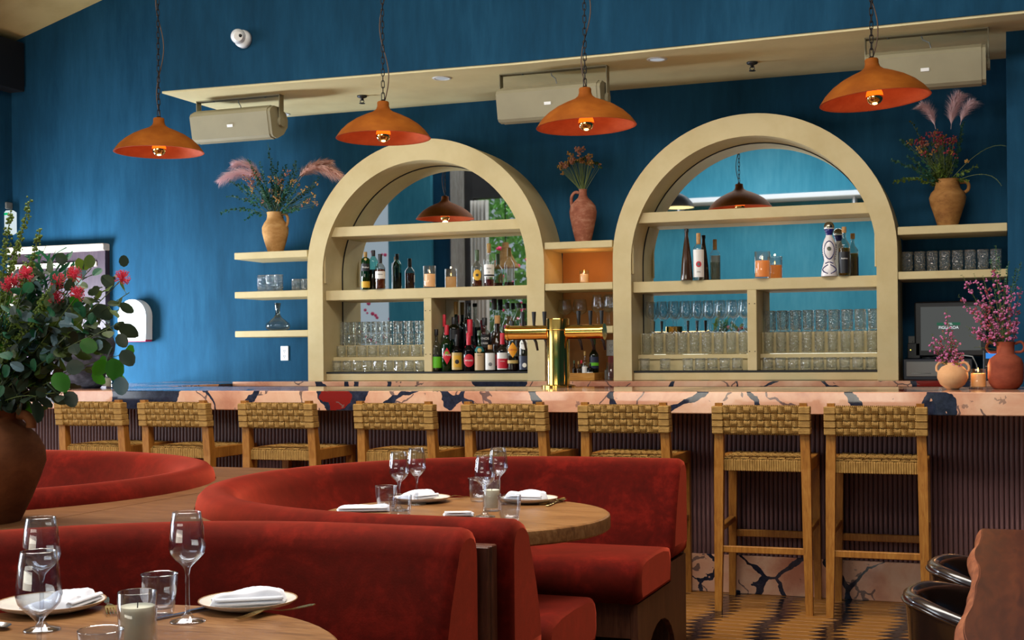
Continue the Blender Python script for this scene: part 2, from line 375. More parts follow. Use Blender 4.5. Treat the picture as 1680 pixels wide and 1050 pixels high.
# ------------------------------------------------------------------ mesh helpers
class MB:
    def __init__(s): s.v = []; s.f = []
    def add(s, vs, fs):
        o = len(s.v); s.v.extend([tuple(q) for q in vs]); s.f.extend([tuple(i+o for i in f) for f in fs]); return s
    def box(s, x0, x1, y0, y1, z0, z1):
        return s.add([(x0, y0, z0), (x1, y0, z0), (x1, y1, z0), (x0, y1, z0), (x0, y0, z1), (x1, y0, z1), (x1, y1, z1), (x0, y1, z1)],
                     [(3, 2, 1, 0), (4, 5, 6, 7), (0, 1, 5, 4), (1, 2, 6, 5), (2, 3, 7, 6), (3, 0, 4, 7)])
    def bbox(s, x0, x1, y0, y1, z0, z1, b=0.006):
        """box with chamfered edges"""
        b = min(b, (x1-x0)*.45, (y1-y0)*.45, (z1-z0)*.45)
        vs = []
        def ring(z, i): return [(x0+i+b, y0+i, z), (x1-i-b, y0+i, z), (x1-i, y0+i+b, z), (x1-i, y1-i-b, z), (x1-i-b, y1-i, z), (x0+i+b, y1-i, z), (x0+i, y1-i-b, z), (x0+i, y0+i+b, z)]
        rs = [ring(z0, b), ring(z0+b, 0), ring(z1-b, 0), ring(z1, b)]
        for r in rs: vs += r
        fs = [tuple(range(7, -1, -1)), tuple(range(24, 32))]
        for k in range(3):
            for i in range(8):
                j = (i+1) % 8; fs.append((k*8+i, k*8+j, k*8+8+j, k*8+8+i))
        return s.add(vs, fs)
    def lathe(s, prof, seg=20, c=(0, 0, 0), M=None):
        vs = []; fs = []; idx = []
        for r, z in prof:
            if r < 1e-6: idx.append([len(vs)]); vs.append(Vector((0, 0, z)))
            else:
                idx.append(list(range(len(vs), len(vs)+seg)))
                for k in range(seg):
                    a = 2*PI*k/seg; vs.append(Vector((r*math.cos(a), r*math.sin(a), z)))
        for a, b in zip(idx, idx[1:]):
            for k in range(seg):
                j = (k+1) % seg
                if len(a) == 1 and len(b) == 1: break
                if len(a) == 1: fs.append((a[0], b[j], b[k]))
                elif len(b) == 1: fs.append((a[k], a[j], b[0]))
                else: fs.append((a[k], a[j], b[j], b[k]))
        if M is not None: vs = [M @ q for q in vs]
        c = Vector(c); return s.add([q + c for q in vs], fs)
    def tube(s, pts, r, seg=6, closed=False):
        pts = [Vector(p) for p in pts]; n = len(pts); rs = r if isinstance(r, (list, tuple)) else [r]*n
        vs = []; fs = []; nrm = None
        for i, p in enumerate(pts):
            a = pts[(i-1) % n] if (closed or i > 0) else p
            b = pts[(i+1) % n] if (closed or i < n-1) else p
            d = (b-a)
            if d.length < 1e-9: d = Vector((0, 0, 1))
            d.normalize()
            if nrm is None: nrm = d.orthogonal().normalized()
            else:
                nrm = nrm - d*nrm.dot(d)
                if nrm.length < 1e-6: nrm = d.orthogonal()
                nrm.normalize()
            bi = d.cross(nrm)
            for k in range(seg):
                t = 2*PI*k/seg; vs.append(p + (nrm*math.cos(t) + bi*math.sin(t))*rs[i])
        m = n if closed else n-1
        for i in range(m):
            for k in range(seg):
                j = (k+1) % seg; i2 = (i+1) % n
                fs.append((i*seg+k, i*seg+j, i2*seg+j, i2*seg+k))
        if not closed:
            fs.append(tuple(range(seg-1, -1, -1))); fs.append(tuple((n-1)*seg+k for k in range(seg)))
        return s.add(vs, fs)
    def prism(s, poly, a0, a1, axis='z'):
        """extrude a 2-D polygon; axis x: poly=(y,z), y: poly=(x,z), z: poly=(x,y)"""
        def P(u, v, w): return {'x': (w, u, v), 'y': (u, w, v), 'z': (u, v, w)}[axis]
        n = len(poly); vs = [P(u, v, a0) for u, v in poly] + [P(u, v, a1) for u, v in poly]
        fs = [tuple(range(n-1, -1, -1)), tuple(range(n, 2*n))] + [(i, (i+1) % n, n+(i+1) % n, n+i) for i in range(n)]
        if axis == 'y': fs = [tuple(reversed(f)) for f in fs]
        return s.add(vs, fs)
    def sphere(s, c, r, seg=8, rings=5, sz=1.0):
        return s.lathe([(r*math.sin(PI*k/rings), -r*sz*math.cos(PI*k/rings)) for k in range(rings+1)], seg, c)
    def ico(s, c, r):
        t = (1+5**.5)/2; L = (1+t*t)**.5
        vs = [(-1, t, 0), (1, t, 0), (-1, -t, 0), (1, -t, 0), (0, -1, t), (0, 1, t), (0, -1, -t), (0, 1, -t), (t, 0, -1), (t, 0, 1), (-t, 0, -1), (-t, 0, 1)]
        fs = [(0, 11, 5), (0, 5, 1), (0, 1, 7), (0, 7, 10), (0, 10, 11), (1, 5, 9), (5, 11, 4), (11, 10, 2), (10, 7, 6), (7, 1, 8), (3, 9, 4), (3, 4, 2), (3, 2, 6), (3, 6, 8), (3, 8, 9), (4, 9, 5), (2, 4, 11), (6, 2, 10), (8, 6, 7), (9, 8, 1)]
        return s.add([(c[0]+x*r/L, c[1]+y*r/L, c[2]+z*r/L) for x, y, z in vs], fs)
    def strip(s, rows, closed=False):
        """quad grid from rows of points"""
        vs = [p for r in rows for p in r]; n = len(rows[0]); fs = []
        for i in range(len(rows)-1):
            for k in range(n if closed else n-1):
                j = (k+1) % n; fs.append((i*n+k, i*n+j, (i+1)*n+j, (i+1)*n+k))
        return s.add(vs, fs)
    def mesh(s, name, mat, smooth=False):
        me = bpy.data.meshes.new(name); me.from_pydata(s.v, [], s.f)
        if smooth:
            me.polygons.foreach_set('use_smooth', [True]*len(me.polygons))
        if mat: me.materials.append(MT(mat) if isinstance(mat, str) else mat)
        me.update(); return me
    def build(s, name, mat, parent=None, smooth=False, auto=None):
        me = s.mesh(name, mat, smooth or bool(auto))
        if auto: me.set_sharp_from_angle(angle=math.radians(auto))
        return inst(name, me, parent)
def inst(name, me, parent=None, loc=None, rot=None, M=None):
    o = bpy.data.objects.new(name, me); COL.objects.link(o)
    if parent: o.parent = parent
    if M is not None: o.matrix_local = M
    else:
        if loc is not None: o.location = loc
        if rot is not None: o.rotation_euler = rot
    return o
def tag(o, label=None, cat=None, group=None, kind=None):
    if label: o['label'] = label
    if cat: o['category'] = cat
    if group: o['group'] = group
    if kind: o['kind'] = kind
    return o
def empty(name, loc, label=None, cat=None, group=None, rz=0.0):
    o = bpy.data.objects.new(name, None); COL.objects.link(o); o.location = loc; o.rotation_euler = (0, 0, rz)
    o.empty_display_size = 0.05
    return tag(o, label, cat, group)
KIDS = {}
def copy_tree(o, parent=None):
    c = o.copy(); COL.objects.link(c)
    if parent: c.parent = parent
    for ch in list(o.children): copy_tree(ch, c)
    return c
def struct(o): o['kind'] = 'structure'; return o
def stuff(o): o['kind'] = 'stuff'; return o
TXT = {}
def text(body, size, mat, parent, loc, rot=(PI/2, 0, 0), name='lettering', depth=0.0006, bend=None, sx=1.0):
    cu = bpy.data.curves.new('lettering', 'FONT'); cu.body = body; cu.size = size; cu.extrude = depth
    cu.align_x = 'CENTER'; cu.align_y = 'CENTER'; cu.materials.append(MT(mat))
    o = bpy.data.objects.new(name, cu); COL.objects.link(o)
    bpy.context.view_layer.update()
    me = bpy.data.meshes.new_from_object(o.evaluated_get(bpy.context.evaluated_depsgraph_get()))
    bpy.data.objects.remove(o); me.name = name
    for v in me.vertices:
        x, y, z = v.co; x *= sx
        if bend: a = x/bend; v.co = (math.sin(a)*(bend+z), y, math.cos(a)*(bend+z)-bend)
        else: v.co = (x, y, z)
    return inst(name, me, parent, loc, rot)
def bw(mb, name, mat, root, smooth=False, auto=None):
    """build a mesh given in world coordinates under a root Empty that is only moved, not turned"""
    L = root.location
    mb.v = [(x-L.x, y-L.y, z-L.z) for x, y, z in mb.v]
    return mb.build(name, mat, root, smooth, auto)

# ================================================================== the setting
YA, YM, YW = 8.75, 9.06, 9.17
XL, XR, YB = -8.07, 4.2, -3.4          # left wall, right wall, wall behind the camera
def ceil_z(x): return 4.04 + 0.286*(min(x, -4.6)-XL)
struct(MB().box(-13, 5, -9, 9.4, -0.12, -0.012).build('floor', 'floor_wood'))
fl = bpy.data.objects['floor']
# planks in front of the bar, laid along the bar, with pointed dark inlays in rows
plank_me = MB().bbox(-0.8, 0.8, -0.0385, 0.0385, -0.012, 0.0, 0.003).mesh('plank', 'floor_wood')
for r in range(44):
    y = 7.0 - 0.08*r
    for q in range(2):
        p = inst('plank', plank_me, fl, (-1.55 + 1.604*q - (r % 3)*0.3, y, 0), None)
inl = MB()
for k in range(9):
    x = -2.56 + 0.301*k
    for r in range(42):
        y = 7.0 - 0.08*r
        xs = x - 0.02*math.sin(r*0.8)
        for dx in (0.0,):
            inl.prism([(xs-0.085, y-0.030), (xs, y-0.040), (xs+0.085, y+0.022), (xs+0.06, y+0.036), (xs, y+0.040), (xs-0.06, y-0.014)], -0.001, 0.0012, 'z')
stuff(inl.build('inlay', 'inlay_black', fl))

# walls
wb = MB().box(-13, XR+0.2, YW, YW+0.2, 0, 6.0)
struct(wb.build('wall_front', 'blue_plaster'))
struct(MB().box(XL-0.2, XL, 6.2, YW, 0, 4.6).build('wall_left', 'blue_plaster'))
struct(MB().box(XR, XR+0.2, -3.4, YW, 0, 6.0).build('wall_right', 'blue_plaster'))
# sloping ceiling on the left, level further right
mb = MB()
pr = [(XL-0.3, ceil_z(XL)-0.086), (-4.6, ceil_z(-4.6)), (XR+0.2, ceil_z(-4.6)), (XR+0.2, ceil_z(-4.6)+0.15), (-4.6, ceil_z(-4.6)+0.15), (XL-0.3, ceil_z(XL)+0.064)]
mb.prism(pr, 3.2, YW, 'y')
struct(mb.build('ceiling', 'ceiling_paint'))
struct(MB().box(-5.72, XR, 3.2, 3.24, 4.9, 5.4).build('trim_0', 'ceiling_paint'))
# bulkhead over the bar with its pale underside
bf = [(-5.675, 7.975), (-3.02, 8.085), (-2.35, 8.075), (0.12, 7.965), (XR, 7.90)]
struct(MB().prism(bf + [(XR, YW), (-5.675, YW)], 3.215, 5.2, 'z').build('wall_bulkhead', 'blue_plaster'))
struct(MB().prism([(x, y+0.012) for x, y in bf] + [(XR, YW), (-5.663, YW)], 3.2, 3.216, 'z').build('ceiling_soffit', 'soffit_paint'))
# pier at the right
struct(MB().box(0.026, 0.9, 8.40, YW, 0, 3.2).build('wall_pier', 'blue_plaster'))
# dark duct box under the sloping ceiling, far left
mb = MB(); mb.bbox(XL+0.003, XL+0.16, 8.62, 9.15, 3.60, 4.02, 0.004)
o = mb.build('duct_box', 'dark_steel_box'); tag(o, 'dark metal duct box under the sloping ceiling at far left', 'duct')
for k, z in enumerate((3.95, 3.90, 3.83)):
    MB().sphere((XL+0.125, 8.618, z), 0.008).build('screw_head', 'steel', o)

# door at the left end, dark frame with a pale head trim
dr = empty('door_1', (-7.6, 9.12, 0)); struct(dr)
mb = MB(); mb.box(-8.4, -7.135, 9.13, 9.17, 2.10, 2.195); mb.box(-7.135, -7.055, 9.11, 9.17, 0, 2.195); mb.box(-8.4, -8.09, 9.12, 9.17, 0, 2.195)
bw(mb, 'door_frame', 'dark_door_wood', dr)
bw(MB().bbox(-8.4, -7.05, 9.08, 9.17, 2.195, 2.255, 0.006), 'head_trim', 'pale_trim_wood', dr)
mb = MB(); mb.box(-8.09, -7.137, 9.10, 9.15, 2.066, 2.104); mb.box(-8.09, -8.013, 9.10, 9.15, 0, 2.066); bw(mb, 'inner_trim', 'pale_trim_wood', dr)
bw(MB().box(-8.013, -7.137, 9.14, 9.168, 0, 2.066), 'door_leaf', 'dark_door_wood', dr)

# the wall behind the camera, seen in the mirrors: blue wall, openings to a garden, column, curtain
struct(MB().box(-6.9, XR, YB-0.2, YB, 0, 5.6).build('wall_back', 'blue_plaster_lit'))
struct(MB().box(-10.45, -9.60, YB-0.2, YB, 0, 5.6).build('wall_back_panel', 'blue_plaster_lit'))
struct(MB().box(-9.60, -9.24, YB-0.7, YB-0.1, 0, 5.6).build('wall_back_return', 'blue_plaster'))
struct(MB().box(-9.22, -8.97, YB-0.25, YB, 0, 5.6).build('trim_column', 'weathered_column'))
struct(MB().box(-8.97, -8.80, YB-0.3, YB-0.05, 0, 5.6).build('trim_jamb', 'dark_panel'))
struct(MB().box(-8.80, -6.9, YB-0.2, YB, 4.05, 5.6).build('wall_back_lintel', 'dark_panel'))
mb = MB()
for k in range(2):
    rows = []
    for i in range(41):
        u = i/40; x = -8.79 + 0.33*u; y = YB+0.10 + 0.035*math.sin(u*30) + 0.01*math.sin(u*71)
        rows.append([(x, y, 0.4), (x, y, 1.6), (x, y, 4.0)])
mb.strip(rows)
o = mb.build('curtain', 'curtain_cloth', None, True); tag(o, 'pale drape beside the garden opening seen in the left mirror', 'curtain')
sol = o.modifiers.new('thickness', 'SOLIDIFY'); sol.thickness = 0.006
# white ledge with rail on the wall behind
o = tag(MB().bbox(-6.9, 0.5, YB, YB+0.5, 3.72, 3.80, 0.008).build('wall_ledge', 'white_plastic'), 'long white ledge high on the blue wall reflected in the right mirror', 'ledge')
for x in (-5.0, -3.6, -2.2): MB().box(x, x+0.03, YB+0.01, YB+0.4, 3.55, 3.72).build('bracket', 'white_plastic', o)
# garden hedge beyond the opening
hd = MB(); rnd = random.Random(5)
for i in range(9000):
    x = rnd.uniform(-9.75, -5.8); y = YB-1.5-rnd.random()*0.7; z = rnd.uniform(0.2, 5.2); s = rnd.uniform(0.05, 0.12)
    if x < -9.75: continue
    a = Vector((rnd.uniform(-1, 1), rnd.uniform(-.6, .6), rnd.uniform(-1, 1))).normalized(); b = a.orthogonal().normalized(); c0 = Vector((x, y, z))
    hd.add([c0-a*s, c0+b*s*.6, c0+a*s, c0-b*s*.6], [(0, 1, 2, 3)])
o = stuff(hd.build('garden_hedge', 'hedge')); tag(o, 'leafy green hedge in the garden reflected in the left mirror', 'hedge')
hf = MB()
for i in range(420):
    x = rnd.uniform(-11.6, -5.8); z = rnd.uniform(0.6, 3.3)
    if -10.6 < x < -9.75: continue
    hf.ico((x, YB-1.0-rnd.random()*0.4, z), rnd.uniform(0.02, 0.05))
o = stuff(hf.build('garden_blossoms', 'petal_magenta')); tag(o, 'bright pink blossoms in the garden reflected in the left mirror', 'flowers')

# ================================================================== bar
BZ0, BZ1, BYF, BYB, BFACE = 0.978, 1.092, 6.74, 7.72, 7.03
bar = empty('bar_counter', (-3.0, 7.3, 0), 'long bar with thick pink and navy marble top over dark fluted wood front', 'bar')
mb = MB(); mb.bbox(-6.5, 1.6, BYF, BYB, BZ0, BZ1, 0.004); bw(mb, 'marble_top', 'breccia_marble', bar)
mb = MB(); mb.bbox(-6.5, -5.47, BYB+0.002, 9.165, 1.03, BZ1, 0.004); bw(mb, 'return_top', 'breccia_marble', bar)
mb = MB(); mb.box(-6.45, 1.6, BFACE+0.02, BYB-0.1, 0.0, BZ0); bw(mb, 'carcass', 'walnut_panel', bar)
mb = MB(); mb.box(-6.45, -5.50, BYB-0.1, 9.16, 0.0, 1.03); bw(mb, 'return_carcass', 'walnut_panel', bar)
mb = MB(); mb.bbox(-6.45, 1.6, BFACE-0.005, BFACE+0.03, 0.0, 0.205, 0.003); bw(mb, 'plinth', 'breccia_plinth', bar)
fm = MB(); fm.prism([(0.0112*math.cos(PI+PI*k/6), 0.012*math.sin(PI+PI*k/6)) for k in range(7)] + [(0.0112, 0.012), (-0.0112, 0.012)], 0.0, BZ0-0.206)
flute_me = fm.mesh('flute', 'flute_wood', False)
for k in range(290):
    inst('flute', flute_me, bar, (-6.02+0.0245*k+3.0, BFACE+0.01-7.3, 0.2055))

# back counter under the arches
bc = empty('back_counter', (-2.8, 8.85, 0), 'marble topped back counter running under the two arches', 'counter')
bw(MB().bbox(-5.468, 0.02, 8.55, YW-0.003, 1.07, 1.106, 0.003), 'marble_top', 'breccia_marble', bc)
bw(MB().box(-5.46, 0.02, 8.60, YW-0.01, 0.0, 1.07), 'carcass', 'walnut_panel', bc)

# ================================================================== arched cabinets
def arch(cx, label, zt_out, zt_in, xdiv):
    root = empty('arch_cabinet', (cx, YA+0.2, 1.106), label, 'cabinet')
    Ro, Ri = 0.9475, 0.8175; zo = zt_out-Ro; zi = zt_in-Ri; zb = 1.107
    N = 48; out = [(cx+Ro, zb)] + [(cx+Ro*math.cos(PI*k/N), zo+Ro*math.sin(PI*k/N)) for k in range(N+1)] + [(cx-Ro, zb)]
    inn = [(cx+Ri, zb)] + [(cx+Ri*math.cos(PI*k/N), zi+Ri*math.sin(PI*k/N)) for k in range(N+1)] + [(cx-Ri, zb)]
    mb = MB(); n = len(out)
    vs = [(x, YA, z) for x, z in out] + [(x, YA, z) for x, z in inn] + [(x, YW-0.004, z) for x, z in out] + [(x, YW-0.004, z) for x, z in inn]
    fs = []
    for i in range(n-1):
        fs += [(i, i+1, n+i+1, n+i), (2*n+i+1, 2*n+i, 3*n+i, 3*n+i+1), (i+1, i, 2*n+i, 2*n+i+1), (n+i, n+i+1, 3*n+i+1, 3*n+i)]
    fs += [(0, n, 3*n, 2*n), (n-1, 2*n-1+0, 4*n-1, 3*n-1)]
    mb.add(vs, fs); bw(mb, 'arch_frame', 'cream_paint', root, auto=25)
    # mirror back, with its dark edge line
    mb = MB(); k0 = [(x, z) for x, z in inn]
    mb.add([(x, YM, z) for x, z in k0], [tuple(range(len(k0)))]); bw(mb, 'mirror', 'mirror_silver', root)
    mb = MB(); vs = []; q = [(cx+(x-cx)*0.991, zi+(z-zi)*0.991 if z > zi else z) for x, z in inn]
    mb.add([(x, YM-0.004, z) for x, z in inn] + [(x, YM-0.004, z) for x, z in q], [(i, i+1, n+i+1, n+i) for i in range(n-1)]); bw(mb, 'mirror_edge', 'black_rubber', root)
    ys = YA+0.045; x0, x1 = cx-Ri+0.001, cx+Ri-0.001
    bw(MB().bbox(x0, x1, ys, YM-0.004, 2.190, 2.263, 0.003), 'shelf', 'cream_paint', root)
    bw(MB().bbox(x0, x1, ys, YM-0.004, 1.712, 1.787, 0.003), 'shelf', 'cream_paint', root)
    bw(MB().bbox(xdiv-0.031, xdiv+0.031, ys, YM-0.004, 1.172, 1.712, 0.003), 'divider', 'cream_paint', root)
    bw(MB().bbox(x0, x1, ys, YM-0.004, 1.107, 1.160, 0.003), 'base', 'cream_paint', root)
    bw(MB().bbox(x0, x1, ys-0.004, YM-0.004, 1.160, 1.172, 0.002), 'bar_mat', 'black_rubber', root)
    bw(MB().bbox(x0, x0+0.012, YA+0.02, YA+0.05, 1.84, 2.08, 0.003), 'edge_strip', 'cream_paint', root)
    bw(MB().bbox(x1-0.012, x1, YA+0.02, YA+0.05, 1.84, 2.10, 0.003), 'edge_strip', 'cream_paint', root)
    for zz in (1.62, 1.30):
        for dx in (-0.018, 0.018): bw(MB().sphere((xdiv+dx, ys, zz), 0.004, 6, 4), 'screw_head', 'screw', root)
    return root
archL = arch(-3.982, 'left cream arched back bar cabinet full of liquor bottles and a mirror', 2.876, 2.72, -3.957)
archR = arch(-1.584, 'right cream arched back bar cabinet with tequila bottles and a blue mirror view', 2.886, 2.738, -1.580)
def riser(root, x0, x1, z1, z2):
    bw(MB().bbox(x0, x1, 8.905, YM-0.006, z1-0.032, z1, 0.002), 'riser_step', 'cream_paint', root)
    bw(MB().box(x0, x1, 8.92, YM-0.007, 1.173, z1-0.033), 'riser_front', 'cream_paint', root)
    if z2: bw(MB().bbox(x0, x1, 8.985, YM-0.006, z1+0.001, z2, 0.002), 'riser_step', 'cream_paint', root)
riser(archL, -4.798, -3.99, 1.283, 1.372)
riser(archR, -2.40, -1.613, 1.283, 1.432)
riser(archR, -1.547, -0.768, 1.283, 1.428)

# open shelves: left of the left arch, between the arches, right of the right arch
def shelf(x0, x1, z0, z1, label, mat='cream_paint', y0=YA+0.005):
    o = tag(MB().bbox(x0, x1, y0, YW-0.001, z0, z1, 0.003).build('wall_shelf', mat), label, 'shelf')
    return o
shelf(-5.572, -4.932, 2.046, 2.098, 'upper cream shelf left of left arch, carrying the jug of dried flowers')
shelf(-5.572, -4.932, 1.745, 1.795, 'middle cream shelf left of left arch, carrying two sets of tumblers')
shelf(-5.572, -4.932, 1.444, 1.492, 'lowest cream shelf left of left arch, carrying the glass decanter')
cn = empty('niche_unit', (-2.784, YA+0.2, 1.107), 'narrow cream shelf unit between the arches, glowing amber inside', 'shelves')
bw(MB().bbox(-3.032, -2.536, YA+0.006, YW-0.002, 2.032, 2.081, 0.003), 'shelf', 'cream_paint', cn)
bw(MB().bbox(-3.032, -2.536, YA+0.006, YW-0.002, 1.741, 1.790, 0.003), 'shelf', 'cream_paint', cn)
bw(MB().bbox(-3.032, -2.536, YA+0.006, YW-0.002, 1.437, 1.486, 0.003), 'shelf', 'cream_paint', cn)
plain('niche_ochre', (172, 112, 44), 0.6, var=0.08)
bw(MB().box(-3.030, -2.538, YW-0.012, YW-0.003, 1.107, 2.032), 'back_panel', 'niche_ochre', cn)
shelf(-0.634, 0.024, 2.038, 2.090, 'upper cream shelf right of right arch, under the tall jug of flowers')
shelf(-0.634, 0.024, 1.752, 1.802, 'lower cream shelf right of right arch, carrying a row of water glasses')

# ================================================================== booths
def booth(cx, cy, sx, label, xe, xn):
    """horseshoe banquette open towards +X (sx=1) or -X (sx=-1)"""
    root = empty('booth', (cx, cy, 0), label, 'booth')
    R = 1.15
    def path(n_arc=40, ext=None):
        L = xe
        P = [((xn, -R), (0, -1)), ((xn*0.66, -R), (0, -1)), ((xn*0.33, -R), (0, -1))]
        for k in range(n_arc+1):
            a = -PI/2 - PI*k/n_arc; P.append(((R*math.cos(a), R*math.sin(a)), (math.cos(a), math.sin(a))))
        P += [((L*0.33, R), (0, 1)), ((L*0.66, R), (0, 1)), ((L, R), (0, 1))]
        return P
    def sweep(prof, name, mat, shrink=0.0, smooth=True, rnd=0.0):
        P = path(); mb = MB(); rows = []
        czo = sum(o for o, z in prof)/len(prof); czz = sum(z for o, z in prof)/len(prof)
        def row(p, nn, sc=1.0, dx=0.0):
            (x, y), (nx, ny) = p, nn
            return [(sx*(x+dx+nx*(czo+(o-czo)*sc)), y+ny*(czo+(o-czo)*sc), czz+(z-czz)*sc) for o, z in prof]
        if rnd:
            for sc, dx in ((0.80, 0.03), (0.93, 0.022), (0.985, 0.010)): rows.append(row(*P[0], sc=sc, dx=dx))
        for p, nn in P: rows.append(row(p, nn))
        if rnd:
            for sc, dx in ((0.985, 0.010), (0.93, 0.022), (0.80, 0.03)): rows.append(row(*P[-1], sc=sc, dx=dx))
        if sx > 0: rows = [list(reversed(r)) for r in rows]
        mb.strip(rows, closed=True); n = len(prof); m = len(rows)
        mb.f.append(tuple(range(n))); mb.f.append(tuple((m-1)*n+k for k in range(n-1, -1, -1)))
        return mb.build(name, mat, root, auto=50)
    roll = [(-0.275, 0.42), (-0.262, 0.50), (-0.225, 0.62), (-0.180, 0.725), (-0.160, 0.770), (-0.150, 0.798), (-0.126, 0.820), (-0.095, 0.833), (-0.06, 0.836), (-0.030, 0.828), (-0.010, 0.808), (-0.002, 0.78), (0.0, 0.74), (0.0, 0.42)]
    sweep(roll, 'back_cushion', 'red_velvet', rnd=1)
    seat = [(-0.82, 0.335), (-0.835, 0.37), (-0.835, 0.43), (-0.822, 0.465), (-0.79, 0.488), (-0.73, 0.498), (-0.55, 0.503), (-0.40, 0.498), (-0.29, 0.48), (-0.27, 0.45), (-0.27, 0.335)]
    sweep(seat, 'seat_cushion', 'red_velvet', rnd=1)
    sweep([(-0.805, 0.20), (-0.805, 0.334), (-0.76, 0.334), (-0.76, 0.20)], 'seat_apron', 'walnut_panel', smooth=False)
    sweep([(-0.262, 0.02), (-0.262, 0.333), (0.02, 0.333), (0.02, 0.02)], 'back_base', 'walnut_panel', smooth=False)
    # shaped wooden end panels with an arched foot opening
    for sg in (-1, 1):
        pts = [(-0.81, 0.0), (-0.81, 0.334), (-0.285, 0.334), (-0.27, 0.415), (0.0, 0.415), (0.0, 0.0), (-0.2, 0.0)]
        for k in range(13):
            a = PI*k/12; pts.append((-0.45+0.25*math.cos(a), 0.21*math.sin(a)))
        pts.append((-0.70, 0.0))
        mb = MB(); xq = xe if sg > 0 else xn; x0, x1 = sorted((sx*(xq-0.01), sx*(xq+0.018)))
        poly = [(sg*(R+o), z) for o, z in pts]
        if sg < 0: poly = poly[::-1]
        mb.prism(poly, x0, x1, 'x'); mb.build('end_panel', 'walnut_panel', root)
    return root
B2 = booth(-1.69, 4.53, 1, 'red velvet horseshoe booth around the second table, in mid room', 0.35, 0.385)
B1 = booth(-1.69, 2.15, 1, 'red velvet horseshoe booth around the nearest set table', 0.325, 0.33)
B0 = booth(-4.19, 4.28, -1, 'red velvet horseshoe booth at far left, backing onto the middle booth', 0.36, 0.36)

# walnut ledge filling the gaps between the booths
def arc(cx, cy, r, a0, a1, n=24): return [(cx+r*math.cos(math.radians(a0+(a1-a0)*k/n)), cy+r*math.sin(math.radians(a0+(a1-a0)*k/n))) for k in range(n+1)]
ld = empty('booth_ledge', (-2.95, 3.3, 0), 'walnut ledge filling the gap between the red booths', 'ledge')
r = 1.1515; zL = 0.768
right = [(-2.938, 5.42), (-2.938, 1.6)] + arc(-1.69, 2.15, r, 208, 118, 22) + arc(-1.69, 4.53, r, 245, 129, 26)
left = [(-2.943, 1.6), (-2.943, 5.42)] + arc(-4.19, 4.28, r, 76, -90) + [(-5.2, 3.10), (-5.2, 1.6)]
bw(MB().prism(right, zL-0.03, zL, 'z'), 'top_board', 'walnut_ledge', ld)
bw(MB().prism(left, zL-0.03, zL, 'z'), 'top_board', 'walnut_ledge', ld)
bw(MB().box(-3.55, -2.62, 5.36, 5.39, 0.0, zL-0.031), 'skirt', 'walnut_panel', ld)
# upright closing the slot between the middle and near booths
up = empty('booth_divider', (-1.45, 3.34, 0), 'thin walnut upright between the near booth and middle booth ends', 'partition')
bw(MB().bbox(-1.82, -1.315, 3.305, 3.375, 0, 0.775, 0.003), 'upright', 'walnut_panel', up)
bw(MB().bbox(-1.82, -1.310, 3.322, 3.335, 0, 0.776, 0.002), 'batten', 'walnut_panel', up)

# ================================================================== tables
def round_table(x, y, rad, label):
    root = empty('dining_table', (x, y, 0), label, 'table')
    zt = 0.74
    MB().lathe([(0, zt), (rad-0.008, zt), (rad-0.002, zt-0.004), (rad, zt-0.012), (rad, zt-0.045), (rad-0.004, zt-0.05), (0, zt-0.05)], 64).build('tabletop', 'walnut_top', root, auto=30)
    MB().lathe([(0.045, zt-0.05), (0.045, 0.05), (0.06, 0.03), (0.22, 0.02), (0.23, 0.0), (0, 0)], 24).build('pedestal', 'black_iron', root, auto=30)
    return root
T2 = round_table(-1.784, 4.255, 0.516, 'round walnut table inside the middle red booth')
T1 = round_table(-1.655, 2.00, 0.520, 'round walnut table nearest, in front of the first red booth')

# live-edge table at bottom right
le = empty('slab_table', (0.5, 3.3, 0), 'polished redwood table with a wavy live edge at lower right', 'table')
rnd = random.Random(3); Lx = []
for k in range(81):
    y = 2.2 + 2.0*k/80
    w = 0.007*math.sin(y*6.3) + 0.0035*math.sin(y*13+1) + 0.0006*math.sin(y*33)
    Lx.append((-0.083 + w*(0.4 if k > 75 else 1), y))
mb = MB(); poly = [(1.0, 2.2), (1.0, 4.2)] + [(x+0.014, y) for x, y in Lx[::-1]]
mb.prism(poly, 0.715, 0.76, 'z'); bw(mb, 'tabletop', 'redwood', le)
mb = MB(); rows = []
for k, (x, y) in enumerate(Lx):
    b = 0.003*math.sin(y*8+.6)
    rows.append([(x+0.0165+b*.5, y, 0.7606), (x+0.006+b, y, 0.754), (x-0.003+b*.6, y, 0.738), (x-0.004-b*.5, y, 0.726), (x+0.0165, y, 0.714)])
mb.strip(rows); bw(mb, 'live_edge', 'live_edge_bark', le, True)
bw(MB().box(0.35, 0.75, 2.5, 2.6, 0, 0.715), 'leg', 'black_iron', le); bw(MB().box(0.35, 0.75, 3.9, 4.0, 0, 0.715), 'leg', 'black_iron', le)
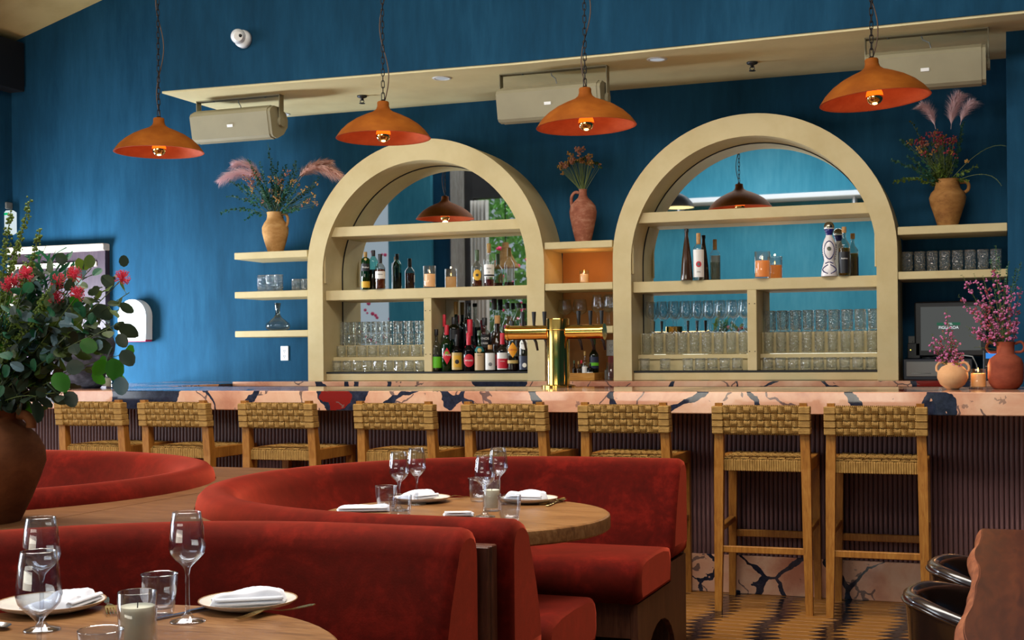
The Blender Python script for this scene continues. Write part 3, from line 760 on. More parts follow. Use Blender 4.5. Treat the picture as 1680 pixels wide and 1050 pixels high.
# ================================================================== bar stools
def make_stool():
    root = empty('bar_stool', (0, 0, 0))
    # local frame: +Y faces the bar; origin on the floor at the middle of the footprint
    W2, yb, yf = 0.218, -0.225, 0.225
    def leg(pts, w=0.021, d=0.021):
        mb = MB(); rows = []
        for x, y, z, ww, dd in pts: rows.append([(x-ww, y-dd, z), (x+ww, y-dd, z), (x+ww, y+dd, z), (x-ww, y+dd, z)])
        mb.strip(rows, True); n = len(pts); mb.f += [(3, 2, 1, 0), tuple(4*(n-1)+k for k in range(4))]
        return mb
    for sx in (-1, 1):
        leg([(sx*(W2+0.006), yb, 0, .017, .019), (sx*W2, yb, 0.35, .021, .024), (sx*(W2-.004), yb+0.005, 0.72, .023, .030), (sx*(W2-.008), yb-0.012, 0.88, .022, .024), (sx*(W2-.012), yb-0.048, 1.045, .018, .016)]).build('leg', 'oak', root)
        leg([(sx*(W2+0.006), yf, 0, .017, .017), (sx*W2, yf, 0.40, .020, .020), (sx*(W2-.004), yf, 0.765, .022, .022)]).build('leg', 'oak', root)
        MB().bbox(sx*W2-0.016, sx*W2+0.016, yb+.02, yf-.02, 0.395, 0.425, .003).build('side_stretcher', 'oak', root)
        MB().bbox(sx*W2-0.019, sx*W2+0.019, yb+.02, yf-.015, 0.705, 0.768, .003).build('seat_rail', 'oak', root)
    MB().bbox(-W2+.015, W2-.015, yb-0.012, yb+.012, 0.295, 0.328, .003).build('rear_stretcher', 'oak', root)
    MB().bbox(-W2+.015, W2-.015, yf-.012, yf+.012, 0.315, 0.352, .003).build('front_stretcher', 'oak', root)
    MB().bbox(-W2+.012, W2-.012, yf-.018, yf+.018, 0.71, 0.765, .003).build('front_rail', 'oak', root)
    # cord-wrapped rear seat rail and woven seat
    mb = MB(); n = 34
    for k in range(n):
        x = -W2+0.024 + (2*W2-0.048)*k/(n-1); r = 0.0062
        mb.bbox(x-r, x+r, yb-0.012, yb+0.03, 0.703, 0.762, 0.004)
    stuff(mb.build('wrapped_rail', 'woven_cord', root))
    mb = MB(); nu, nv = 9, 9; x0, x1, y0, y1 = -W2+.02, W2-.02, yb+.0, yf
    for i in range(nu):
        xa = x0+(x1-x0)*(i+.5)/nu; w = (x1-x0)/nu*.46; rows = []
        for j in range(nv*2+1):
            y = y0+(y1-y0)*j/(nv*2); z = 0.762 + 0.006*math.cos(PI*(j-1)/1.0*0.5*2*0.5 + PI*i) if False else 0.762+0.006*(1 if ((j//2+i) % 2 == 0) else -1)*(1 if j % 2 else 0)
            rows.append([(xa-w, y, z-.004), (xa+w, y, z-.004), (xa+w, y, z+.004), (xa-w, y, z+.004)])
        mb.strip(rows, True)
    for j in range(nv):
        ya = y0+(y1-y0)*(j+.5)/nv; w = (y1-y0)/nv*.46; rows = []
        for i in range(nu*2+1):
            x = x0+(x1-x0)*i/(nu*2); z = 0.762-0.006*(1 if ((i//2+j) % 2 == 0) else -1)*(1 if i % 2 else 0)
            rows.append([(x, ya-w, z-.004), (x, ya+w, z-.004), (x, ya+w, z+.004), (x, ya-w, z+.004)])
        mb.strip(rows, True)
    stuff(mb.build('woven_seat', 'woven_cord', root))
    # woven back band, leaning, wrapped round both posts
    za, zb_ = 0.892, 1.028
    def yl(z): return yb-0.012-0.036*(z-0.88)/0.165
    H = zb_-za; core = MB()
    vm = MB(); hm = MB()
    nv = 11; rowsn = 4; X0, X1 = -W2+.004, W2-.004
    for side, sgn in ((-1, -1), (1, 1)):
        off = 0.024
        for i in range(nv):
            xa = X0+0.03+(X1-X0-0.06)*(i+.5)/nv; w = (X1-X0-.06)/nv*.45; rows = []
            for j in range(rowsn*4+1):
                t = j/(rowsn*4); z = za+H*t; ph = (j//4+i) % 2 if j < rowsn*4 else (rowsn-1+i) % 2
                a = 0.0075*math.sin(PI*((j % 4)/4))*(1 if ph == 0 else -1) if j < rowsn*4 else 0
                y = yl(z)+sgn*(off+a)
                rows.append([(xa-w, y-.003, z), (xa+w, y-.003, z), (xa+w, y+.003, z), (xa-w, y+.003, z)])
            vm.strip(rows, True); 
        for j in range(rowsn):
            z = za+H*(j+.5)/rowsn; h = H/rowsn*.43; rows = []
            for i in range(nv*4+1):
                x = X0+0.03+(X1-X0-.06)*i/(nv*4); ph = (i//4+j) % 2
                a = 0.0075*math.sin(PI*((i % 4)/4))*(-1 if ph == 0 else 1)
                y = yl(z)+sgn*(off+a)
                rows.append([(x, yl(z-h)-yl(z)+y-.003, z-h), (x, y+.003+yl(z-h)-yl(z), z-h), (x, y+.003+yl(z+h)-yl(z), z+h), (x, y-.003+yl(z+h)-yl(z), z+h)])
            hm.strip(rows, True)
    # ends that wrap the posts
    for sx in (-1, 1):
        for j in range(rowsn):
            z = za+H*(j+.5)/rowsn; h = H/rowsn*.47; xs = sx*(W2-.006)
            mb_ = [(xs-.034*1, yl(z)-.030, z-h), (xs+.034, yl(z)-.030, z-h), (xs+.034, yl(z)+.030, z-h), (xs-.034, yl(z)+.030, z-h)]
            o0 = len(hm.v)
            hm.bbox(xs-.028, xs+.028, yl(z)-.031-.012*(1-(z-za)/H), yl(z)+.030, z-h-.002, z+h+.002, .0035)
    core.bbox(X0+.03, X1-.03, yl(.96)-.012, yl(.96)+.012, za+.004, zb_-.004, .006)
    # rolled top and bottom edge cords
    n = 40
    for k in range(n):
        x = X0+.032+(X1-X0-.064)*k/(n-1)
        for z in (za+.001, zb_-.001):
            core.bbox(x-.0052, x+.0052, yl(z)-.026, yl(z)+.026, z-.007, z+.007, .004)
    stuff(vm.build('woven_uprights', 'woven_cord', root)); stuff(hm.build('woven_bands', 'woven_cord_across', root)); stuff(core.build('woven_edge', 'woven_cord', root))
    return root
st0 = make_stool()
ords = ['leftmost of the eight, by the clay urn', 'second from the left end of the bar', 'third from the left, under the left shelves',
        'fourth from the left, before the left arch', 'fifth from the left, left of the beer tap', 'sixth from the left, behind the middle booth end',
        'seventh from the left, standing fully visible', 'rightmost of the eight, nearest the dark tub chairs']
for k, x in enumerate((-5.158, -4.55, -3.868, -3.127, -2.478, -1.832, -1.138, -0.588)):
    s = st0 if k == 0 else copy_tree(st0)
    s.location = (x, 6.765, 0); s.rotation_euler = (0, 0, math.radians((1.5, -1, 1, 0, -1.5, 1, 2.2, 1.5)[k]))
    tag(s, 'woven-backed oak bar stool, ' + ords[k], 'stool', 'bar stools along the marble bar')

# ================================================================== pendant lamps
link_me = MB().tube([(0.0085*math.cos(2*PI*k/14), 0, 0.0085*math.sin(2*PI*k/14)*1.0 + (0.013 if math.sin(2*PI*k/14) > 0 else -0.013)) for k in range(14)], 0.0026, 5, True).mesh('chain_link', 'black_iron', True)
shade = [(0.030, 0.212), (0.034, 0.206), (0.034, 0.186), (0.040, 0.168), (0.060, 0.152), (0.105, 0.134), (0.160, 0.108), (0.208, 0.076), (0.244, 0.042), (0.266, 0.012), (0.274, 0.0)]
shade_o = MB().lathe(shade, 48).mesh('shade', 'lamp_clay', True)
inn = [(r-0.008, z-0.006) for r, z in shade[3:-1]]
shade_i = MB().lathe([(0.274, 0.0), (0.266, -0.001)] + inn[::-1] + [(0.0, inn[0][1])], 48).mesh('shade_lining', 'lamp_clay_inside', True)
bulb_g = MB().lathe([(0, 0.095)] + [(0.020, 0.090), (0.022, 0.075), (0.034, 0.055), (0.041, 0.035), (0.0425, 0.020)], 20).mesh('bulb', 'bulb_amber', True)
bulb_m = MB().lathe([(0.0425, 0.020)] + [(0.0425*math.cos(PI/2*k/7), 0.020-0.0425*math.sin(PI/2*k/7)) for k in range(1, 8)], 20).mesh('bulb_cap', 'gold_mirror', True)
neck_me = MB().lathe([(0.0, 0.222), (0.012, 0.222), (0.014, 0.205), (0.03, 0.204), (0.0, 0.203)], 12).mesh('socket_cap', 'black_iron', True)
def pendant(px, py, tilt, label, cord_side):
    p = atY(px, py, 6.84); z0 = p.z
    root = empty('pendant_lamp', (p.x, p.y, z0), label, 'lamp', 'terracotta pendants over the bar')
    T = Matrix.Rotation(tilt, 4, 'Y')
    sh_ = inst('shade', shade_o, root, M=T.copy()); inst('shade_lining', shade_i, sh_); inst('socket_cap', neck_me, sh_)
    bl_ = inst('bulb', bulb_g, root, M=T.copy()); inst('bulb_cap', bulb_m, bl_)
    top = ceil_z(p.x) - z0
    base = 0.225; nl = 26
    for k in range(nl):
        inst('chain_link', link_me, root, M=Matrix.Translation((math.sin(tilt)*0.2, 0, base+0.018+0.0345*k)) @ Matrix.Rotation(PI/2*(k % 2)+0.4, 4, 'Z'))
    zc = base+0.018+0.0345*nl
    MB().tube([(math.sin(tilt)*0.2, 0, zc-0.02), (math.sin(tilt)*0.2, 0, top-0.02)], 0.005, 6).build('hanging_rod', 'black_iron', root)
    MB().lathe([(0, top), (0.05, top), (0.05, top-0.02), (0.0, top-0.025)], 16).build('ceiling_rose', 'black_iron', root)
    pts = []
    for k in range(26):
        t = k/25; pts.append((math.sin(tilt)*0.2+cord_side*0.028*math.sin(t*PI*3.2)*(1 if t < .95 else .2)+0.004, 0.012, 0.215+t*(zc-0.215)))
    MB().tube(pts, 0.0035, 5).build('cord', 'brown_cord', root, True)
    l = bpy.data.lights.new('bulb_light', 'POINT'); l.energy = 0.8; l.color = (1.0, 0.58, 0.34); l.shadow_soft_size = 0.03
    lo = bpy.data.objects.new('bulb_light', l); COL.objects.link(lo); lo.parent = root; lo.location = (0, 0, -0.045)
    return root
pendant(261, 250, 0.0, 'terracotta pendant lamp on a black chain, leftmost of four over the bar', -1)
pendant(629, 227, 0.0, 'terracotta pendant lamp in front of the left arch top', 1)
pendant(962, 208, -0.03, 'terracotta pendant lamp between the arches, before the middle speaker', -1)
pendant(1435.5, 165, -0.075, 'terracotta pendant lamp nearest, rightmost of four, before the right speaker', 1)
# black pendant and woven lamp seen only in the mirrors
r0 = empty('black_pendant', (-4.25, 0.1, 3.32), 'black dome pendant with glowing lining, reflected in the right mirror', 'lamp')
MB().lathe([(0.02, 0.2), (0.05, 0.19), (0.13, 0.14), (0.19, 0.07), (0.215, 0.0)], 28).build('shade', 'black_iron', r0, True)
MB().lathe([(0.214, 0.001), (0.185, 0.06), (0.12, 0.13), (0.0, 0.17)], 28).build('shade_lining', 'lamp_inside_glow', r0, True)
MB().tube([(0, 0, 0.2), (0, 0, 1.72)], 0.006).build('hanging_rod', 'black_iron', r0)
p = Vector((-7.72, -2.2, 2.72))
r0 = empty('woven_lamp', p, 'flared woven straw lamp hanging before the garden opening in the left mirror', 'lamp')
rows = []
for k in range(9):
    t = k/8; rr = 0.05+0.19*t**1.7
    rows.append([((rr*(1+0.03*(i % 2)))*math.cos(2*PI*i/40), rr*(1+0.03*(i % 2))*math.sin(2*PI*i/40), 0.42*(1-t)) for i in range(40)])
MB().strip(rows, True).build('shade', 'jug_clay', r0)
MB().tube([(0, 0, 0.42), (0, 0, 2.2)], 0.008).build('cord', 'black_iron', r0)

# ================================================================== ceiling fittings
def speaker(x0, x1, y, zc, label):
    w = x1-x0; root = empty('wall_speaker', ((x0+x1)/2, y, 3.2), label, 'speaker', 'cream speakers under the soffit')
    dz = zc-3.2; h = 0.125; tl = math.radians(12)
    prof = []  # (y,z) local to box centre: flat grille toward the room, rounded rear
    raw = [(-0.115, -0.105), (-0.13, -0.085), (-0.13, 0.085), (-0.115, 0.105), (-0.06, 0.122), (0.04, 0.10), (0.11, 0.05), (0.125, 0.0), (0.11, -0.05), (0.04, -0.10), (-0.06, -0.122)]
    for a, b in raw: prof.append((a*math.cos(tl)-b*math.sin(tl), a*math.sin(tl)+b*math.cos(tl)+dz))
    mb = MB(); mb.prism(prof, -w/2+0.02, w/2-0.02, 'x'); gr_ = mb.build('grille', 'speaker_paint', root, auto=25)
    cy = sum(a for a, b in prof)/len(prof); cz = sum(b for a, b in prof)/len(prof)
    pr2 = [(cy+(a-cy)*0.96, cz+(b-cz)*0.96) for a, b in prof]
    for sx in (-1, 1):
        mb = MB(); a, b = sorted((sx*(w/2-0.022), sx*(w/2+0.004))); mb.prism(pr2, a, b, 'x'); mb.build('end_cap', 'speaker_paint', root, auto=25)
        MB().tube([(sx*(w/2), cy+.02, dz), (sx*(w/2+0.026), cy+.02, dz)], 0.035, 16).build('pivot_knob', 'speaker_paint', root)
        a, b = sorted((sx*(w/2+0.014), sx*(w/2+0.02)))
        MB().box(a, b, cy-0.012, cy+0.048, dz-0.03, -0.004).build('bracket_arm', 'speaker_paint', root)
    MB().box(-w/2-0.02, w/2+0.02, cy-0.012, cy+0.048, -0.007, -0.0005).build('bracket_bar', 'speaker_paint', root)
    fx = -0.133*math.cos(tl); fz = -0.133*math.sin(tl)+dz
    o = MB().bbox(-0.024, 0.024, -0.003, 0.003, -0.010, 0.010, 0.001).build('badge', 'white_badge', gr_); o.location = (0, fx+0.001, fz); o.rotation_euler = (tl, 0, 0)
    for k in (-1, 1):
        MB().tube([(k*0.22, cy+.018, -0.010), (k*0.22, cy+.018, -0.005)], 0.008, 8).build('screw_head', 'steel', root)
    MB().tube([(-0.03, cy+.05, -0.002), (-0.02, cy+.04, -0.03), (0.02, cy+.0, -0.06), (0.035, cy-.01, dz+0.10)], 0.004, 6).build('cable', 'pale_cable', root)
    return root
speaker(-5.60, -4.93, 8.36, 3.005, 'cream bracketed speaker under the soffit left of the left arch')
speaker(-3.18, -2.46, 8.36, 2.985, 'cream bracketed speaker under the soffit between the two arches')
speaker(-0.76, -0.09, 8.26, 2.985, 'cream bracketed speaker under the soffit at the right, behind the nearest pendant')
for px, py, lab in ((725, 128, 'round recessed downlight in the soffit left of the middle speaker'), (1078, 97, 'round recessed downlight in the soffit right of the middle speaker'), (462, 187, 'small round downlight in the soffit beside the left speaker')):
    p = atZ(px, py, 3.2); r0 = empty('downlight', p, lab, 'downlight')
    MB().lathe([(0.045, -0.001), (0.05, -0.006), (0.062, -0.006), (0.068, -0.001)], 24).build('trim_ring', 'white_plastic', r0, True)
    MB().lathe([(0, -0.003), (0.047, -0.003), (0.047, -0.001)], 24).build('diffuser', 'lamp_diffuser', r0)
for px, py, lab in ((594, 157, 'dark fire sprinkler head in the soffit above the left arch'), (1234, 102, 'dark fire sprinkler head in the soffit above the right arch')):
    p = atZ(px, py, 3.2); r0 = empty('sprinkler', p, lab, 'sprinkler')
    MB().lathe([(0, -0.001), (0.038, -0.001), (0.034, -0.012), (0.012, -0.02), (0.010, -0.035), (0, -0.035)], 16).build('body', 'gunmetal', r0, True)
    MB().lathe([(0, -0.058), (0.022, -0.058), (0.022, -0.055), (0, -0.053)], 12).build('deflector', 'gunmetal', r0)
    MB().tube([(-0.012, 0, -0.03), (-0.016, 0, -0.045), (0, 0, -0.056), (0.016, 0, -0.045), (0.012, 0, -0.03)], 0.003, 5).build('frame', 'gunmetal', r0)
# dome camera on the bulkhead
p = atY(401, 65, 8.0); p.y = 7.995
r0 = empty('security_camera', p, 'white dome security camera with two dark lenses on the blue bulkhead', 'camera')
Mx = Matrix.Rotation(PI/2, 4, 'X')
MB().lathe([(0, 0.0), (0.064, 0.0), (0.062, 0.03), (0.05, 0.045), (0, 0.05)], 28, M=Mx).build('base', 'white_plastic', r0, True)
ball = MB().sphere((0, 0, 0), 0.052, 24, 14).build('ball', 'white_plastic', r0, True); ball.location = (-0.006, -0.065, 0.008)
dirv = (CAM-(p+ball.location)).normalized(); q = dirv.to_track_quat('Z', 'Y')
fc = MB().lathe([(0, 0.012), (0.030, 0.012), (0.034, 0.008), (0.036, 0.0), (0, 0)], 24).build('face_plate', 'white_badge', r0, auto=40); fc.location = ball.location + dirv*0.041; fc.rotation_euler = q.to_euler()
for k in (-1, 1):
    ln = MB().lathe([(0, 0.016), (0.010, 0.015), (0.012, 0.010), (0, 0.008)], 16).build('lens', 'black_gloss', r0, True); ln.location = ball.location + dirv*0.041 + RT*(0.0145*k) + UP*0.006; ln.rotation_euler = q.to_euler()

# ================================================================== things on the left wall end
r0 = empty('exit_sign', (-8.25, 9.09, 2.47), 'white lit exit sign with green letters at far left edge', 'sign')
MB().bbox(-0.26, 0.262, -0.02, 0.055, -0.105, 0.105, 0.018).build('panel', 'exit_white', r0)
MB().bbox(-0.12, 0.19, -0.01, 0.075, 0.118, 0.180, 0.006).build('mounting_box', 'grey_plastic', r0)
MB().box(-0.02, 0.06, 0.0, 0.05, 0.10, 0.12).build('stem', 'grey_plastic', r0)
text('EXIT', 0.215, 'exit_green', r0, (0.0, -0.0215, 0.0))
r0 = empty('wall_dispenser', (-6.766, 9.165, 1.607), 'white arch-topped wall unit with a red lower edge on the bright blue wall', 'dispenser')
def archpoly(w, z0, z1, n=16): return [(w*math.cos(PI*k/n), z1-w+w*math.sin(PI*k/n)) for k in range(n+1)] + [(-w, z0), (w, z0)]
pl = [(0.146, -0.165), (0.150, 0.03)] + [(0.150*math.cos(PI*k/16), 0.03+0.14*math.sin(PI*k/16)) for k in range(1, 16)] + [(-0.150, 0.03), (-0.146, -0.165)]
MB().prism([(u*.93, v) for u, v in pl], -0.09, -0.001, 'y').build('housing', 'white_plastic', r0, auto=40)
MB().bbox(-0.137, 0.137, -0.092, -0.002, -0.182, -0.166, 0.004).build('lower_edge', 'red_plastic', r0)
def outlet(x, z, lab, y=YW, s=1.0, mat='white_plastic'):
    r0 = empty('wall_outlet', (x, y-0.0005, z), lab, 'outlet')
    MB().bbox(-0.036*s, 0.036*s, -0.008, 0, -0.058*s, 0.058*s, 0.003).build('cover_plate', mat, r0); r0 = bpy.data.objects[-1] if False else r0.children[0]
    for dz in (0.02, -0.022):
        for dx in (-0.007, 0.007): MB().box(dx-.0015, dx+.0015, -0.0088, -0.0075, dz*s-.006, dz*s+.006).build('slot', 'dark_plastic', r0)
        MB().tube([(0, -0.0088, dz*s-.013), (0, -0.0075, dz*s-.013)], .003, 8).build('slot', 'dark_plastic', r0)
outlet(-5.375, 1.318, 'white wall outlet on blue wall below the decanter shelf')
outlet(-2.665, 1.335, 'white wall outlet inside the narrow niche above the straws', YW-0.013)
outlet(-0.565, 1.335, 'dim wall outlet left of the till screen', YW, 1.0, 'grey_plastic')

# ================================================================== brass tap tower
tp = empty('beer_tap', (-2.537, 7.56, BZ1), 'polished brass T-shaped beer tap tower with black handles on the bar', 'tap')
MB().lathe([(0, 0.0), (0.105, 0.0), (0.105, 0.012), (0.075, 0.018), (0, 0.018)], 32).build('base_flange', 'brass', tp, auto=30)
MB().lathe([(0.070, 0.0), (0.070, 0.412), (0.067, 0.418), (0.0, 0.418)], 32).build('column', 'brass', tp, auto=30)
MB().lathe([(0.0705, 0.345), (0.0725, 0.347), (0.0725, 0.351), (0.0705, 0.353)], 32).build('collar', 'brass', tp, True)
MB().tube([(-0.318, -0.0, 0.335), (-0.06, -0.0, 0.335)], 0.044, 28).build('cross_arm', 'brass', tp, auto=40)
MB().tube([(0.06, -0.0, 0.335), (0.285, -0.0, 0.335)], 0.044, 28).build('cross_arm', 'brass', tp, auto=40)
for x in (-0.320, 0.288):
    MB().tube([(x-0.007, 0, 0.335), (x+0.007, 0, 0.335)], 0.050, 28).build('end_cap', 'brass', tp, auto=40)
for x in (-0.238, -0.164, -0.096, 0.123, 0.198, 0.268):
    MB().lathe([(0, 0.372), (0.007, 0.372), (0.009, 0.385), (0.0135, 0.46), (0.013, 0.463), (0, 0.463)], 12, (x, 0.03, 0)).build('handle', 'black_rubber', tp, auto=40)
    MB().tube([(x, 0.03, 0.30), (x+0.004, 0.055, 0.275), (x+0.012, 0.06, 0.225)], [0.010, 0.009, 0.007], 8).build('spout', 'gunmetal', tp, True)

# ================================================================== till corner on the right
t0 = empty('till_monitor', (-0.325, 9.0, 1.43), 'black framed till monitor with lit grey screen behind the small vase', 'monitor')
MB().bbox(-0.225, 0.225, -0.02, 0.03, -0.175, 0.185, 0.010).build('bezel', 'dark_plastic', t0)
t_st = t0; t0 = MB().box(-0.185, 0.185, -0.0215, -0.019, -0.135, 0.150).build('screen', 'screen_grey', t0)
MB().box(-0.085, 0.060, -0.0225, -0.0212, 0.028, 0.046).build('screen_banner', 'screen_green', t0)
text('HOTEL', 0.016, 'screen_text', t0, (-0.012, -0.0232, 0.037), depth=0.0003)
text('FIGUEROA', 0.026, 'screen_text', t0, (-0.012, -0.0232, 0.013), depth=0.0003)
MB().bbox(-0.06, 0.06, -0.01, 0.05, -0.186, -0.165, 0.006).build('stand', 'dark_plastic', t_st)
c0 = empty('cash_drawer', (-0.40, 8.92, 1.107), 'black and grey cash drawer under the till monitor', 'drawer')
MB().bbox(-0.21, 0.21, -0.10, 0.2, 0, 0.135, 0.004).build('case', 'navy_panel', c0)
c0 = MB().bbox(-0.192, 0.192, -0.106, -0.098, 0.022, 0.118, 0.003).build('drawer_front', 'grey_plastic', c0)
MB().box(-0.155, -0.04, -0.108, -0.105, 0.040, 0.044).build('slot', 'black_gloss', c0)
MB().tube([(0.015, -0.110, 0.045), (0.015, -0.104, 0.045)], 0.011, 12).build('lock', 'steel', c0)
k0 = empty('card_terminal', (-0.075, 8.78, 1.107), 'small dark terminal with a lit blue screen behind the russet vase', 'terminal')
MB().bbox(-0.05, 0.05, -0.03, 0.04, 0, 0.19, 0.006).build('body', 'dark_plastic', k0)
MB().box(-0.034, 0.036, -0.0315, -0.0295, 0.135, 0.170).build('screen', 'screen_blue', k0)
MB().box(-0.036, 0.03, -0.0315, -0.0295, 0.085, 0.088).build('light_bar', 'pale_cable', k0)
bx = tag(MB().bbox(-0.595, -0.515, 8.98, 9.08, 1.243, 1.345, 0.004).build('router_box', 'dark_plastic'), 'small black router box on the left end of the cash drawer', 'router')
MB().sphere((-0.575, 8.979, 1.30), 0.004, 6, 4).build('indicator', 'indicator', bx)
cb = MB()
cb.tube([(-0.50, 8.93, 1.246), (-0.46, 8.90, 1.247), (-0.42, 8.92, 1.247), (-0.44, 8.95, 1.247), (-0.40, 8.93, 1.258), (-0.30, 8.95, 1.262)], 0.004, 6)
tag(cb.build('cable', 'cable', None, True), 'dark looped cable lying on the cash drawer', 'cable')
cb = MB(); cb.tube([(-0.30, 8.93, 1.247), (-0.24, 8.92, 1.262), (-0.19, 8.90, 1.255), (-0.165, 8.87, 1.20), (-0.155, 8.85, 1.112)], 0.0045, 6)
tag(cb.build('cable', 'pale_cable', None, True), 'pale cable drooping off the right end of the cash drawer', 'cable')
# ================================================================== glassware on the shelves
def tumbler_mesh(r, h, mat, name='tumbler', flare=0.94):
    return MB().lathe([(0, 0.001), (r*flare*.94, 0.001), (r*flare, 0.006), (r*(flare+1)/2, h*.5), (r, h-0.002), (r-0.0015, h), (r-0.004, h-0.003), (r*(flare+1)/2-0.004, h*.5), (r*flare-.005, 0.016), (0, 0.013)], 20).mesh(name, mat, True)
tm_low = tumbler_mesh(0.0375, 0.085, 'cut_glass')
tm_mid = tumbler_mesh(0.036, 0.095, 'cut_glass')
tm_high = tumbler_mesh(0.036, 0.148, 'cut_glass')
tm_water = tumbler_mesh(0.037, 0.135, 'cut_glass')
ORD = ('first', 'second', 'third', 'fourth', 'fifth', 'sixth', 'seventh', 'eighth', 'ninth')
def row(me, name, xs, y, z, label, group, cat='glass'):
    n = len(xs); head, tail = label
    for k, x in enumerate(xs):
        o = inst(name, me, None, (x, y[k] if isinstance(y, tuple) else y, z), (0, 0, random.random()*6))
        w = 'leftmost' if k == 0 else ('rightmost' if k == n-1 else ORD[k]+' from left')
        tag(o, head+', '+w+' '+tail, cat, group)
def span(x0, x1, n): return [x0+(x1-x0)*k/(n-1) for k in range(n)]
row(tm_low, 'tumbler', span(-4.735, -4.045, 9), 8.845, 1.172, ('clear cut tumbler','in the bottom row of the left arch'), 'tumblers, bottom row of left arch')
row(tm_low, 'tumbler', span(-4.750, -4.035, 9), 8.945, 1.283, ('clear cut tumbler','on the lower riser step of the left arch'), 'tumblers on the lower left riser step')
row(tm_low, 'tumbler', span(-4.757, -4.035, 9), 9.017, 1.372, ('clear cut tumbler','on the upper riser step of the left arch'), 'tumblers on the upper left riser step')
row(tm_mid, 'tumbler', span(-4.757, -4.035, 9), 9.017, 1.458, ('clear cut tumbler','stacked topmost in the left arch'), 'tumblers stacked topmost in the left arch')
row(tm_low, 'tumbler', [-2.335, -2.19, -2.03, -1.945, -1.86, -1.775, -1.69], 8.845, 1.172, ('clear cut tumbler','in the bottom row, left bay of right arch'), 'tumblers, bottom left bay of right arch')
row(tm_high, 'highball_glass', span(-2.345, -1.665, 9), 8.942, 1.283, ('clear cut highball glass','below the wine glasses in the right arch'), 'highballs below the wine glasses')
row(tm_low, 'tumbler', span(-1.485, -0.815, 9), 8.845, 1.172, ('clear cut tumbler','in the bottom row, right bay of right arch'), 'tumblers, bottom right bay of right arch')
row(tm_high, 'highball_glass', span(-1.495, -0.815, 9), 8.942, 1.283, ('clear cut highball glass','in lower riser row, right arch right bay'), 'highballs, lower row of right bay')
row(tm_high, 'highball_glass', span(-1.500, -0.815, 9), 9.018, 1.428, ('clear cut highball glass','in topmost row, right arch right bay'), 'highballs, upper row of right bay')
row(tm_water, 'highball_glass', (-5.435, -5.36, -5.285), 8.93, 1.795, ('tall cut highball glass','of three on the middle left shelf'), 'three highballs on the middle left shelf')
row(tm_mid, 'tumbler', (-5.13, -5.05, -4.975), 8.93, 1.795, ('short cut tumbler','of three on middle shelf beside left arch'), 'three tumblers on the middle left shelf')
row(tm_water, 'highball_glass', span(-0.585, -0.045, 8), 8.90, 1.802, ('clear water glass','on the lower shelf right of right arch'), 'water glasses on the lower right shelf')
def wine_mesh(H, rb, rtop, rfoot, bowl0, mat, name='wine_glass'):
    """bowl0: height where the stem ends"""
    bh = H-bowl0
    p = [(0, 0.002), (rfoot*.99, 0.0), (rfoot, 0.002), (rfoot*.9, 0.004), (0.014, 0.009), (0.0055, 0.020), (0.0042, 0.045), (0.0042, bowl0-0.02), (0.007, bowl0-0.004), (0.016, bowl0+0.006),
         (rb*.62, bowl0+bh*.11), (rb*.90, bowl0+bh*.22), (rb, bowl0+bh*.34), (rb*.97, bowl0+bh*.50), ((rb*.55+rtop*.45), bowl0+bh*.75), (rtop, H-0.001), (rtop-.0007, H), (rtop-.0018, H-.001),
         ((rb*.55+rtop*.45)-.0015, bowl0+bh*.75), (rb-.0015, bowl0+bh*.34), (rb*.88-.001, bowl0+bh*.22), (rb*.55, bowl0+bh*.115), (0, bowl0+bh*.045)]
    return MB().lathe(p, 28).mesh(name, mat, True)
wn_shelf = wine_mesh(0.225, 0.041, 0.031, 0.036, 0.095, 'clear_glass')
row(wn_shelf, 'wine_glass', span(-2.335, -1.675, 9), 9.014, 1.432, ('clear stemmed wine glass','in the row inside the right arch'), 'wine glasses in the right arch')
row(wn_shelf, 'wine_glass', (-2.70, -2.66, -2.612, -2.58), (8.93, 9.04, 8.93, 9.04), 1.486, ('narrow stemmed wine glass','of four in the amber niche'), 'four wine glasses in the niche')
wn_big = wine_mesh(0.20, 0.055, 0.042, 0.036, 0.085, 'clear_glass')
row(wn_big, 'wine_glass', (-2.972, -2.858), 9.02, 1.486, ('wide stemmed wine glass','of two at left of amber niche'), 'two wide wine glasses in the niche')
d0 = empty('decanter', (-5.295, 8.93, 1.492), 'clear glass wine decanter with wide base on the lowest left shelf', 'decanter')
MB().lathe([(0, 0.002), (0.05, 0.002), (0.085, 0.015), (0.097, 0.036), (0.092, 0.055), (0.06, 0.085), (0.032, 0.105), (0.020, 0.13), (0.019, 0.17), (0.026, 0.215), (0.0275, 0.217), (0.025, 0.216), (0.0175, 0.17), (0.0185, 0.13), (0.03, 0.104)], 36).build('vessel', 'smoke_glass', d0, True)
r0 = tag(MB().lathe([(0, 0), (0.02, 0), (0.021, 0.05), (0.02, 0.05), (0.0185, 0.004), (0, 0.004)], 16).build('shot_glass', 'clear_glass', None, True), 'small clear glass standing at the far left of the marble bar return', 'glass'); r0.location = (-6.28, 8.3, BZ1)

